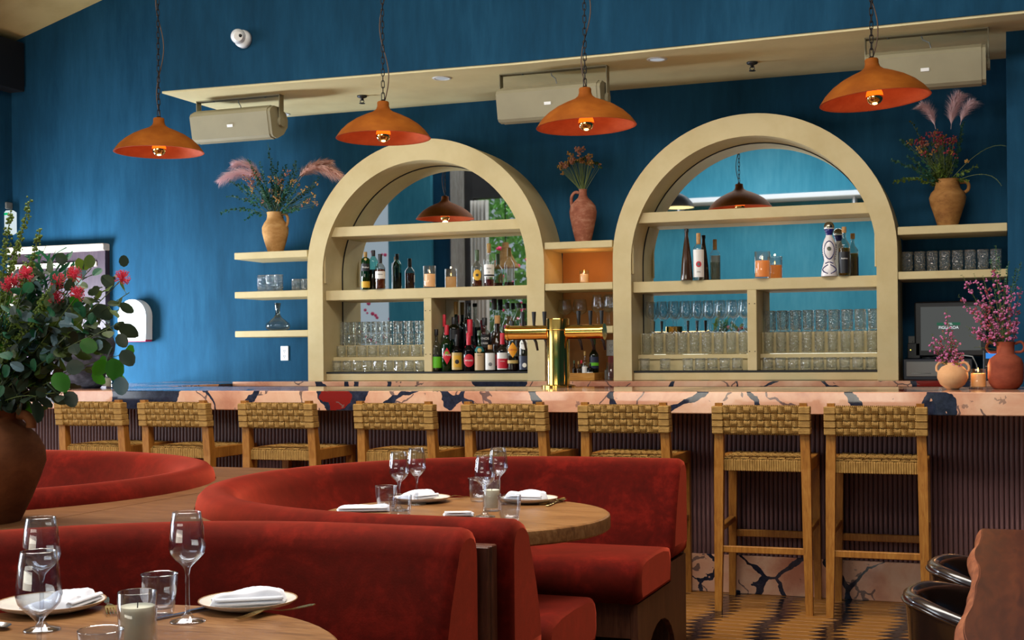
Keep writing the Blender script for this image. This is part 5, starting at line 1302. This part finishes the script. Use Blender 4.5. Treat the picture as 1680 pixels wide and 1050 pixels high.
for k in range(46):
    x = b.r.gauss(455, 30); y = b.r.uniform(286, 332)-abs(x-455)*-.12
    e = C(x, y, b.r.uniform(-.10, .04)); b.stem(bez(base+rv(b.r, .022), (base+e)*.5+Vector((0, 0, .02)), e, 6), .0016, .001)
    b.cluster(e, 5, .014, .006, ('petal_straw', 'petal_dusty', 'petal_straw', 'leaf_olive')[k % 4])
for x, y in ((404, 292), (412, 300), (424, 290), (416, 284)): b.cluster(C(x, y, -.06), 16, .028, .007, 'petal_dusty')
for x, y, m in ((447, 295, 'petal_straw'), (470, 284, 'petal_dusty'), (482, 300, 'petal_straw'), (460, 300, 'petal_dusty')): b.cluster(C(x, y, -.05), 14, .026, .007, m)
for x, y, m in ((512, 318, 'petal_straw'), (496, 338, 'petal_dusty'), (505, 333, 'petal_straw'), (516, 322, 'petal_straw'), (518, 336, 'petal_dusty')):
    e = C(x, y, -.05); b.stem(bez(base, (base+e)*.5+Vector((0, 0, .05)), e, 8), .0014, .001); b.cluster(e, 4, .010, .006, m)
b.plume(C(432, 300, -.02), C(405, 268, -.02), C(362, 296, -.04), 760, .115, 'plume_pink')
b.plume(C(432, 300, -.01), C(415, 262, .01), C(384, 270, 0), 560, .105, 'plume_pink')
b.plume(C(484, 300, -.02), C(508, 258, -.02), C(556, 286, -.06), 900, .125, 'plume_tan')
b.plume(C(490, 298, 0), C(505, 268, 0), C(540, 266, -.03), 560, .105, 'plume_tan')
b.done()
# --- amphora posy
Yf = 8.95
b = Bq('dried_posy', (pM.x, Yf, 2.082+.37), 'tight posy of dried tan and rust flowers in the amphora', 22); base = Vector((pM.x, Yf, 2.082+.36))
for k in range(60):
    an = b.r.uniform(0, 2*PI); q = math.sqrt(b.r.random()); e = C(951+37*q*math.cos(an), 268-4+22*q*q*b.r.uniform(.2, 1)*(1 if abs(math.cos(an)) > .6 else -.6), b.r.uniform(-.09, .07))
    b.stem(bez(base+rv(b.r, .010), (base+e)*.5+Vector(((e.x-base.x)*.1, 0, .02)), e, 6), .0016, .0012); b.cluster(e, 7, .012, .0075, ('petal_dusty', 'petal_straw', 'petal_straw', 'petal_dusty', 'leaf_olive')[k % 5])
b.cluster(C(951, 246), 30, .035, .008, 'petal_dusty', .6)
b.done()
# --- right shelf bouquet
Yf = 8.93
b = Bq('tall_bouquet', (pR.x, Yf, 2.091+.29), 'tall bouquet of eucalyptus, wine red flowers and two pink plumes, upper right shelf', 23); base = Vector((pR.x-.01, Yf, 2.091+.27))
for (x, y, d, lx, lz, nl, m) in ((1580, 200, .0, .02, 0, 30, 'leaf_eucalyptus'), (1494, 198, -.03, 0, .02, 18, 'leaf_olive'), (1477, 228, -.05, -.02, .03, 16, 'leaf_eucalyptus'), (1462, 262, -.08, -.02, .04, 22, 'leaf_eucalyptus'), (1465, 300, -.1, -.03, .07, 22, 'leaf_moss'), (1488, 255, -.05, 0, .04, 20, 'leaf_eucalyptus'), (1604, 272, -.05, 0, .03, 10, 'leaf_moss'), (1588, 298, -.06, .02, .05, 10, 'leaf_moss'), (1560, 240, .02, 0, 0, 22, 'leaf_eucalyptus'), (1510, 290, -.06, 0, .02, 16, 'leaf_eucalyptus'), (1540, 270, -.08, 0, 0, 18, 'leaf_moss'), (1530, 285, -.08, 0, 0, 16, 'leaf_olive')):
    b.spray(base+rv(b.r, .025), C(x, y, d), Vector((lx, 0, lz)), nl+4, .030, .025, m, .25)
for k in range(24):
    x = b.r.gauss(1538, 24); y = b.r.uniform(235, 300); b.spray(base+rv(b.r, .02), C(x, y, b.r.uniform(-.09, .05)), rv(b.r, .015), 14, .026, .020, ('leaf_eucalyptus', 'leaf_moss', 'leaf_olive')[k % 3], .3)
for (x, y, lx, lz, d) in ((1651, 240, .05, .17, -.12), (1643, 305, .10, .14, -.14)):
    P = b.spray(base, C(x, y, d), Vector((lx, 0, lz)), 60, .010, .003, 'leaf_moss', .45, 'slim')
for k in range(60):
    x = b.r.gauss(1538, 22); y = 222+abs(x-1538)*.35+b.r.uniform(-8, 26); e = C(x, y, b.r.uniform(-.10, .05)); b.stem(bez(base+rv(b.r, .02), (base+e)*.5, e, 5), .0015, .001)
    b.cluster(e, 8, .016, .0062, ('petal_wine', 'petal_wine', 'petal_dusty', 'petal_wine', 'petal_straw', 'leaf_moss')[k % 6])
for x, y in ((1506, 243), (1510, 250), (1587, 265)): b.cluster(C(x, y, -.1), 10, .012, .006, 'petal_straw')
b.plume(C(1535, 212, .0), C(1530, 185, 0), C(1515, 176, -.02), 560, .11, 'plume_pink')
b.plume(C(1560, 212, .0), C(1562, 180, 0), C(1573, 160, -.02), 900, .13, 'plume_pink')
b.plume(C(1575, 205, .0), C(1580, 185, 0), C(1594, 170, -.02), 560, .11, 'plume_pink')
b.done()
# --- waxflower in the two bar vases
def wax(name, x, Y, ztop, label, seed, tips, leafy=16, base_r=.014, dd=.06, fl=9):
    b = Bq(name, (x, Y, ztop), label, seed); base = Vector((x, Y, ztop-.04))
    for (ax, ay) in tips:
        e = atY(ax, ay, Y+b.r.uniform(-dd, dd)); P = b.spray(base+rv(b.r, base_r), e, Vector(((e.x-x)*.15, 0, .02)), leafy, .024, .0045, 'leaf_moss', .12, 'slim')
        for k in range(fl):
            t = .30+.70*b.r.random(); i = min(13, int(t*14)); tw = P[i]+rv(b.r, .022*(1.15-t)+.008); b.stem([P[i], (P[i]+tw)*.5+Vector((0, 0, .004)), tw], .0008, .0006)
            b.cluster(tw, 2, .006, .0055, 'petal_pink' if b.r.random() < .8 else 'petal_wine')
    b.done(); return b
wax('waxflower_posy', xS, YSV, BZ1+.14, 'small spray of pink waxflower in the round buff vase', 24, [(1552, 506), (1556, 530), (1540, 560), (1528, 548), (1533, 575), (1572, 560), (1580, 580), (1546, 540), (1562, 545), (1538, 590), (1575, 598), (1526, 562), (1566, 575), (1553, 570)], 22, .010, .05, 14)
b = Bq('waxflower_bouquet', (xR_, YRV, BZ1+.246), 'large loose bouquet of pink waxflower in the russet vase', 25); base = Vector((xR_, YRV, BZ1+.20))
for (ax, ay) in [(1578, 450), (1572, 484), (1598, 448), (1590, 505), (1612, 452), (1604, 520), (1632, 440), (1648, 462), (1660, 470), (1672, 512), (1655, 500), (1620, 480), (1604, 548), (1640, 520), (1666, 545), (1612, 500), (1676, 470), (1590, 540), (1648, 480), (1625, 530), (1658, 530), (1636, 490)]:
    e = atY(ax, ay, YRV+b.r.uniform(-.1, .1)); P = b.spray(base+rv(b.r, .022), e, Vector(((e.x-xR_)*.15, 0, .03)), 26, .026, .0045, 'leaf_moss', .10, 'slim')
    for k in range(15):
        t = .40+.60*b.r.random(); i = min(13, int(t*14)); tw = P[i]+rv(b.r, .030*(1.15-t)+.010); b.stem([P[i], (P[i]+tw)*.5, tw], .0008, .0006)
        b.cluster(tw, 3, .007, .0058, 'petal_pink' if b.r.random() < .85 else 'petal_wine')
for (ax, ay) in [(1634, 402), (1640, 420), (1655, 428), (1668, 440), (1626, 425), (1676, 430)]:
    b.spray(base, atY(ax, ay, YRV), Vector((-.02, 0, .04)), 16, .022, .014, 'leaf_eucalyptus', .5)
for (ax, ay) in [(1600, 590), (1595, 575), (1608, 610)]:
    b.spray(base, atY(ax-10, ay-40, YRV-.05), Vector((-.02, 0, .01)), 8, .02, .004, 'leaf_olive', .3, 'slim')
b.done()
# --- big foliage in the urn: large leaves are single pieces
def leaf_mesh(L, Wd, mat, nm='leaf', cup=.18):
    mb = MB(); leaf_geo(mb, Vector((0, 0, 0)), Vector((0, 1, 0)), Vector((0, 0, 1)), L, Wd, 'round', cup); return mb.mesh(nm, mat, True)
lm = {m: [leaf_mesh(.054, .044, m), leaf_mesh(.044, .040, m), leaf_mesh(.066, .042, m)] for m in ('leaf_dark', 'leaf_bright', 'leaf_bluegrey', 'leaf_olive')}
lmd = leaf_mesh(.060, .022, 'leaf_deep', cup=.3)
b = Bq('urn_foliage', (UX, UY, zL+.375), 'large leafy bouquet with red pincushion flowers filling the clay urn', 26); base = Vector((UX, UY, zL+.32)); rr = b.r
def place(c, d, n, me, s=1.0):
    d = d.normalized(); x = d.cross(n)
    if x.length < 1e-4: x = d.orthogonal()
    x.normalize(); z = x.cross(d)
    M = Matrix((x, d, z)).transposed().to_4x4(); M = Matrix.Translation(c-b.o) @ M @ Matrix.Scale(s, 4)
    return inst('leaf', me, b.root, M=M)
tocam = (CAM-base).normalized()
nleaf = 0
def branch(tip, n, mats, lean=Vector((0, 0, .05)), s=1.0, t0=.3, dep=0.0):
    global nleaf
    e = atD(tip[0], tip[1], udep+dep); P = bez(base+rv(rr, .05), (base+e)*.5+lean, e, 12); b.stem(P, .0028, .0012)
    for k in range(n):
        t = t0+(1-t0)*(k+.7)/n; i = min(11, int(t*12)); c = P[i]+(P[i+1]-P[i])*(t*12-i); dr = (P[i+1]-P[i]).normalized()
        sd = rv(rr); sd = sd-dr*sd.dot(dr); sd.normalize(); d = sd*.9+dr*.45-Vector((0, 0, .25))
        nn = tocam*rr.uniform(.0, .9)+rv(rr, .9)+UP*.2; m = mats[rr.randrange(len(mats))]
        b.stem([c, c+d*.012], .0010, .0008); place(c+d*.012, d, nn, lm[m][rr.randrange(3)], s*rr.uniform(.7, 1.15)); nleaf += 1
for tip, n, mats in (((208, 580), 6, ['leaf_bright', 'leaf_bright', 'leaf_dark']), ((205, 590), 5, ['leaf_dark', 'leaf_bright', 'leaf_bluegrey']), ((212, 480), 9, ['leaf_olive', 'leaf_dark', 'leaf_olive']), ((200, 505), 9, ['leaf_olive', 'leaf_dark']), ((180, 470), 8, ['leaf_olive', 'leaf_dark']), ((195, 530), 8, ['leaf_olive', 'leaf_dark']),
                     ((118, 640), 6, ['leaf_dark', 'leaf_bright']), ((105, 645), 6, ['leaf_dark']), ((60, 650), 7, ['leaf_dark']), ((30, 655), 7, ['leaf_dark', 'leaf_bluegrey']), ((90, 590), 7, ['leaf_dark', 'leaf_bluegrey']), ((120, 560), 7, ['leaf_dark', 'leaf_bluegrey']), ((150, 550), 6, ['leaf_olive', 'leaf_dark']),
                     ((70, 540), 8, ['leaf_dark', 'leaf_bluegrey', 'leaf_dark']), ((40, 560), 8, ['leaf_dark', 'leaf_bluegrey']), ((10, 560), 8, ['leaf_dark', 'leaf_bluegrey']), ((20, 610), 8, ['leaf_dark', 'leaf_bluegrey']), ((-30, 560), 7, ['leaf_dark']), ((-20, 610), 7, ['leaf_dark']), ((50, 600), 8, ['leaf_dark']), ((80, 620), 8, ['leaf_dark']),
                     ((55, 510), 7, ['leaf_bluegrey', 'leaf_bright', 'leaf_dark']), ((95, 505), 7, ['leaf_bright', 'leaf_dark', 'leaf_olive']), ((130, 510), 7, ['leaf_bright', 'leaf_olive']), ((150, 440), 5, ['leaf_olive', 'leaf_bright']), ((30, 480), 6, ['leaf_bright', 'leaf_dark']), ((0, 520), 7, ['leaf_dark', 'leaf_bright'])):
    branch(tip, n+2, mats, Vector((0, 0, .06)), 1.0, .30, rr.uniform(-.14, .10))
for k in range(620):
    u = rr.random(); x = rr.gauss(62, 62); y = rr.gauss(565, 62)
    if not (-90 < x < 205 and 425 < y < 668) or (x > 120 and y > 600): continue
    if x > 70 and y > 540+(205-x)*.55: continue
    c = atD(x, y, udep+rr.uniform(-.13, .13)); mt = ('leaf_dark', 'leaf_dark', 'leaf_olive', 'leaf_deep', 'leaf_bluegrey', 'leaf_dark')[k % 6]
    leaf_geo(b.mb('small_leaves', mt), c, rv(rr)-UP*.2, tocam*.4+rv(rr), rr.uniform(.03, .052), rr.uniform(.024, .042), 'round', .18)
# hanging leaves at the right
for (x, y, m, d, s) in ((160, 572, 'leaf_bright', (-.6, .2), 1.1), (184, 588, 'leaf_bright', (.2, -1), 1.35), (172, 590, 'leaf_bright', (-.4, -.6), 1.1), (197, 618, 'leaf_bluegrey', (.1, -1), 1.1), (200, 575, 'leaf_dark', (.5, -.7), 1.1), (194, 548, 'leaf_dark', (.3, -.5), .9), (108, 605, 'leaf_dark', (.9, .15), 1.1), (90, 612, 'leaf_bright', (.5, -.8), 1.3), (112, 642, 'leaf_dark', (.3, -.8), 1.0), (147, 440, 'leaf_olive', (0, 1), .8), (203, 438, 'leaf_dark', (0, 1), .7)):
    place(atD(x, y, udep-.14), RT*d[0]+UP*d[1], tocam+rv(rr, .35), lm[m][0], s)
# willowy dark sprigs rising behind
for tip in ((76, 402), (92, 410), (112, 420), (100, 430), (84, 428), (120, 440), (70, 430)):
    e = atD(tip[0], tip[1], udep+.05); P = bez(base, (base+e)*.5+Vector((0, 0, .04)), e, 10); b.stem(P, .002, .001); m = b.mb('slim_leaves', 'leaf_deep')
    for k in range(14):
        t = .45+.55*k/14; i = min(9, int(t*10)); c = P[i]+(P[i+1]-P[i])*(t*10-i); leaf_geo(m, c, UP*.6+rv(rr, .9), rv(rr), .055, .016, 'oval', .2)
# amaranth spires
for (tip, dep) in (((50, 326), .02), ((66, 378), -.05), ((28, 400), .04), ((18, 345), .0), ((44, 430), -.05), ((88, 470), -.1), ((100, 455), -.1)):
    e = atD(tip[0], tip[1], udep+dep); s0 = base+rv(rr, .04); P = bez(s0, Vector((s0.x*.3+e.x*.7, s0.y*.3+e.y*.7, s0.z*.4+e.z*.6))-RT*.02, e, 16); b.stem(P, .003, .0012); m = b.mb('seed_spikes', 'amaranth')
    for k in range(230):
        t = .32+.68*rr.random(); i = min(15, int(t*16)); c = P[i]+(P[i+1]-P[i])*(t*16-i); m.ico(c+rv(rr, .021*(1.2-t*.8)), rr.uniform(.003, .0055))
# pincushion flowers
for (x, y, dep) in ((24, 464, -.05), (43, 452, -.08), (95, 463, -.10), (122, 453, -.10), (127, 485, -.12), (92, 492, -.10), (200, 458, -.10), (14, 470, -.05)):
    c = atD(x, y, udep+dep); b.stem(bez(base, (base+c)*.5, c, 6), .002, .0016); m = b.mb('pincushion', 'petal_pincushion'); up = (UP*.8+tocam*.7).normalized()
    m.ico(c, .010)
    for k in range(70):
        d = (rv(rr)+up*.6).normalized(); q = c+d*.024; w = d.orthogonal().normalized()*.0011; e = q+up*.007+rv(rr, .003); m.add([c-w, c+w, q+w, q-w, e], [(0, 1, 2, 3), (3, 2, 4)]); m.ico(e, .0018)
b.done()
# small dark shrub in the grey pot
b = Bq('pot_foliage', (pg.x, pg.y, pg.z+.385), 'dark leafy branches rising from the grey pot on the bar', 27, 'plant'); base = Vector((pg.x, pg.y, pg.z+.34))
for (x, y) in ((60, 470), (90, 460), (130, 475), (160, 490), (110, 500), (75, 500), (150, 520), (50, 520)):
    b.spray(base+rv(b.r, .08), atD(x, y, (base-CAM).dot(FW)), Vector((0, 0, .1)), 14, .06, .03, 'leaf_dark', .3)
b.done()

# ================================================================== set tables
ZT = 0.7405
wn_t1 = wine_mesh(0.232, 0.0385, 0.0295, 0.0375, 0.118, 'table_glass')
wn_t2 = wine_mesh(0.212, 0.0360, 0.0275, 0.0350, 0.105, 'table_glass')
tb_t = MB().lathe([(0, .001), (.028, .001), (.030, .005), (.037, .05), (.0395, .088), (.0390, .090), (.0378, .088), (.0355, .05), (.029, .016), (0, .012)], 28).mesh('tumbler', 'table_glass', True)
def put(name, me, px_, py_, label, cat='glass', z=ZT, group=None):
    p = atZ(px_, py_, z); o = inst(name, me, None, (p.x, p.y, z)); return tag(o, label, cat, group)
put('wine_glass', wn_t1, 308, 1020, 'tall wine glass standing alone right of the cream candle, nearest table')
put('wine_glass', wn_t1, 65, 1128, 'foremost wine glass at the left plate, its foot below the frame')
put('wine_glass', wn_t1, 69, 1034, 'wine glass behind another at the left plate, nearest table')
put('tumbler', tb_t, 262, 1009, 'clear water tumbler behind the cream candle, nearest table')
put('tumbler', tb_t, 166, 1118, 'clear tumbler cut off by the bottom edge, nearest table')
put('wine_glass', wn_t2, 655, 838, 'wine glass leftmost on the middle booth table')
put('wine_glass', wn_t2, 684, 828, 'taller standing wine glass beside the left plate, middle booth table')
put('wine_glass', wn_t2, 796, 848, 'wine glass just left of the candle, middle booth table')
put('wine_glass', wn_t2, 818, 828, 'wine glass behind the candle, rising highest, middle booth table')
put('tumbler', tb_t, 634, 838, 'clear tumbler at the left of the middle booth table')
put('tumbler', tb_t, 657, 856, 'clear tumbler partly hidden by the booth back, middle booth table')
put('tumbler', tb_t, 785, 823, 'clear tumbler behind the wine glass left of the candle')
put('tumbler', tb_t, 836, 857, 'clear tumbler at the right front of the middle booth table')
p = atZ(226, 1062, ZT); candle(p.x, p.y, ZT, .037, .108, .080, 'unlit cream candle in a clear glass, nearest table', 'wax', False, 'table_glass')
p = atZ(807, 838, ZT); candle(p.x, p.y, ZT, .032, .108, .075, 'unlit white candle in a tall glass, middle booth table', 'wax', False, 'table_glass')
plate_me = MB().lathe([(0, .003), (.055, .002), (.060, 0), (.075, .004), (.100, .012), (.109, .018)], 40).mesh('dish', 'plate_glaze', True)
plate_top = MB().lathe([(.109, .018), (.1075, .0195), (.098, .0155), (.074, .0085), (0, .0075)], 40).mesh('well', 'plate_glaze', True)
plate_rim = MB().lathe([(.1075, .0180), (.1095, .0185), (.1088, .0203), (.1066, .0195)], 40).mesh('rim', 'plate_rim', True)
def plate(px_, py_, label, s=1.0):
    p = atZ(px_, py_, ZT+.012); r0 = empty('plate', (p.x, p.y, ZT), label, 'plate'); r0.scale = (s, s, s)
    ds = inst('dish', plate_me, r0); inst('well', plate_top, ds); inst('rim', plate_rim, ds); return p
def napkin(x, y, z, L, Wd, rz, label, seed, tilt=0.0, hgt=.030):
    rnd = random.Random(seed); mb = MB(); nx, ny = 22, 14; top = []; bot = []
    ph = rnd.uniform(0, 6)
    for i in range(nx+1):
        u = i/nx*2-1; a = []; bq = []
        for j in range(ny+1):
            v = j/ny*2-1; e = (1-abs(u)**6)*(1-abs(v)**5)
            xx = u*L/2+.004*math.sin(v*3+ph); yy = v*Wd/2*(1-.14*u)+.007*math.sin(u*3.4+ph)*(1+v)
            wr = .14*abs(math.sin(v*3.1+u*2.2+ph))+.10*math.sin(u*5+v*2.6+ph)+.05*math.sin(v*11+u*6)
            h = hgt*max(0, e)**.42*(.50+.34*(u*.5+.5)-.22*v+wr)+.003
            a.append((xx, yy, h)); bq.append((xx, yy, 0.0))
        top.append(a); bot.append(bq[::-1])
    rows = [t+q for t, q in zip(top, bot)]
    mb.strip(rows, True); m = len(rows); n = len(rows[0]); mb.f += [tuple(range(n)), tuple((m-1)*n+k for k in range(n-1, -1, -1))]
    o = mb.build('napkin', 'napkin_cloth', None, auto=60); o.location = (x, y, z); o.rotation_euler = (0, tilt, rz)
    # two loose folded layers seen at the edge
    for k in range(2):
        f = MB(); rows = []
        for i in range(9):
            u = i/8*2-1; rows.append([(u*L*.46, -Wd*.5-.002+.010*math.cos(t*PI/6*1.0)*-1*(.6), .004+.008*k+.005*math.sin(t*PI/6)) for t in range(7)])
        f.strip(rows); q = f.build('fold', 'napkin_cloth', o, True); s2 = q.modifiers.new('cloth', 'SOLIDIFY'); s2.thickness = .0015
    return tag(o, label, 'napkin')
aR = math.atan2(_s, _c)
p = plate(407, 988, 'speckled plate with brown rim at the right of the nearest table', 1.0); napkin(p.x+.002, p.y, ZT+.0135, .160, .095, aR+.22, 'white folded napkin on the right plate, nearest table', 1)
p = plate(84, 992, 'speckled plate with brown rim at the left of the nearest table', 1.08); napkin(p.x+.03, p.y+.005, ZT+.0135, .14, .10, aR+1.35, 'white folded napkin on the left plate, nearest table', 2, 0, .026)
p = plate(692, 818, 'speckled plate left of centre on the middle booth table'); napkin(p.x-.02, p.y, ZT+.0135, .13, .10, aR+.8, 'white napkin on the left plate, middle booth table', 3, 0, .03)
p = plate(868, 819, 'speckled plate at the right of the middle booth table'); napkin(p.x-.005, p.y, ZT+.0135, .15, .09, aR-.35, 'white napkin on the right plate, middle booth table', 4, 0, .034)
p = atZ(597, 838, ZT); napkin(p.x, p.y, ZT+.001, .19, .09, aR+.05, 'white folded napkin lying flat at the left edge of middle booth table', 5, 0, .022)
p = atZ(752, 846, ZT+.0); napkin(p.x, p.y, ZT+.001, .10, .06, aR, 'white napkin just showing over the near booth back', 6, 0, .012)
# cutlery: built along local X, tip at +X
def outline_solid(mb, pts, hz, th=.0016):
    n = len(pts); top = [(x, y, hz(x)+th) for x, y in pts]; bot = [(x, y, hz(x)) for x, y in pts]
    mb.add(bot+top, [tuple(range(n-1, -1, -1)), tuple(range(n, 2*n))]+[(i, (i+1) % n, n+(i+1) % n, n+i) for i in range(n)])
def fork(mat, flip=False):
    mb = MB()
    def hz(x): return .003+.010*math.exp(-((x-.03)/.035)**2)+.004*max(0, (x+.02)/-.08)
    xs = [-.100, -.09, -.07, -.04, -.01, .02, .035]; ws = [.003, .008, .008, .005, .003, .003, .006]
    for i in range(len(xs)-1): outline_solid(mb, [(xs[i], -ws[i]), (xs[i+1], -ws[i+1]), (xs[i+1], ws[i+1]), (xs[i], ws[i])], hz)
    for a in ((.035, .045), (.045, .055)): outline_solid(mb, [(a[0], -.006 if a[0] < .04 else -.011), (a[1], -.011), (a[1], .011), (a[0], .006 if a[0] < .04 else .011)], hz)
    for k in range(4):
        yc = -.0093+.0062*k
        for a in range(4):
            x0 = .055+.011*a; w = .0017*(1-.12*a); outline_solid(mb, [(x0, yc-w), (x0+.011, yc-w*.9), (x0+.011, yc+w*.9), (x0, yc+w)], hz)
    return mb.mesh('fork', mat)
def spoon(mat):
    mb = MB()
    def hz(x): return .002+.008*math.exp(-((x-.03)/.03)**2)
    xs = [-.100, -.09, -.06, -.03, 0, .03, .045]; ws = [.004, .008, .007, .004, .003, .003, .005]
    for i in range(len(xs)-1): outline_solid(mb, [(xs[i], -ws[i]), (xs[i+1], -ws[i+1]), (xs[i+1], ws[i+1]), (xs[i], ws[i])], hz)
    rows = []
    for i in range(9):
        t = i/8; x = .043+.058*t; w = .019*math.sqrt(max(.001, math.sin(PI*min(1, max(.04, t*.96+.03)))))
        rows.append([(x, w*(j/6*2-1), .008-.007*math.sin(PI*j/6)*math.sin(PI*t*.95+.05)) for j in range(7)])
    mb.strip(rows); return mb.mesh('spoon', mat, True)
def knife(mat):
    mb = MB(); outline_solid(mb, [(-.11, -.007), (-.02, -.006), (-.02, .006), (-.11, .007)], lambda x: .001, .005)
    outline_solid(mb, [(-.02, -.006), (.08, -.009), (.115, .002), (.11, .006), (-.02, .006)], lambda x: .002, .0015); return mb.mesh('knife', mat)
fk_g, fk_s, sp_s, kn_s, sp_g = fork('gold_cutlery'), fork('steel'), spoon('steel'), knife('steel'), spoon('gold_cutlery')
def cut(name, me, px_, py_, qx, qy, label):
    a = atZ(px_, py_, ZT); c = atZ(qx, qy, ZT); m_ = (a+c)*.5; o = inst(name, me, None, (m_.x, m_.y, ZT+.0005), (0, 0, math.atan2(c.y-a.y, c.x-a.x))); return tag(o, label, name)
cut('fork', fk_g, 500, 1000, 405, 1016, 'pale gold fork leaning by the right plate, nearest table')
cut('fork', fk_g, 172, 985, 184, 1012, 'pale gold fork between left plate and candle, nearest table')
cut('knife', kn_s, 330, 1002, 262, 1016, 'steel knife behind the tall wine glass, nearest table')
cut('spoon', sp_s, -40, 1012, 8, 1034, 'steel spoon at the left edge of the nearest table')
cut('fork', fk_g, 716, 822, 755, 818, 'gold fork right of the left plate, middle booth table')
cut('fork', fk_g, 926, 820, 889, 829, 'gold fork right of the right plate, middle booth table')
cut('spoon', sp_g, 895, 832, 926, 821, 'gold spoon crossing the fork at the right plate, middle booth table')

# ================================================================== tub chairs at the lower right
def tub(x, y, label):
    root = empty('tub_chair', (x, y, 0), label, 'chair', 'dark tub chairs at the redwood table')
    n = 48; A0, A1 = math.radians(58), math.radians(302)
    def rim(t, off=0.0):
        a = A0+(A1-A0)*t; q = abs(t*2-1); R_ = .235+off; drop = .10*max(0, (q-.25)/.75)**1.5
        return Vector((R_*math.cos(a)*1.0+.02, R_*math.sin(a)*.98, .695-drop))
    out = []; 
    for k in range(n+1):
        t = k/n; r = rim(t); c = Vector((.02, 0, 0)); d = Vector((r.x-.02, r.y, 0)).normalized(); h = r.z
        prof = [(.188, .36), (.200, .42), (.215, .50), (.228, .58), (.234, h-.03), (.242, h-.012), (.240, h), (.228, h+.008), (.212, h+.004), (.203, h-.012), (.198, h-.05), (.178, .54), (.165, .46)]
        out.append([c+d*rr_+Vector((0, 0, z)) for rr_, z in prof])
    mb = MB(); mb.strip(out); N = len(out[0]); mb.f += [tuple(range(N)), tuple(n*N+k for k in range(N-1, -1, -1))]
    mb.build('shell', 'black_leather', root, auto=55)
    pip = MB(); pip.tube([rim(k/n, .007)+Vector((0, 0, -.014)) for k in range(n+1)], .004, 6); pip.build('piping', 'black_leather', root, True)
    MB().lathe([(0, .36), (.175, .36), (.188, .38), (.188, .44), (.17, .465), (0, .475)], 36, (.02, 0, 0)).build('seat', 'black_leather', root, True)
    for a in (45, 135, 225, 315):
        ca, sa = math.cos(math.radians(a)), math.sin(math.radians(a)); MB().tube([(.02+.12*ca, .12*sa, .37), (.02+.19*ca, .19*sa, 0.0)], [.016, .010], 10).build('leg', 'walnut_panel', root, True)
    return root
tub(-0.022, 3.43, 'dark glossy leather tub chair nearest the camera at the redwood table')
tub(0.010, 3.92, 'dark glossy leather tub chair farther back, nearest the bar')
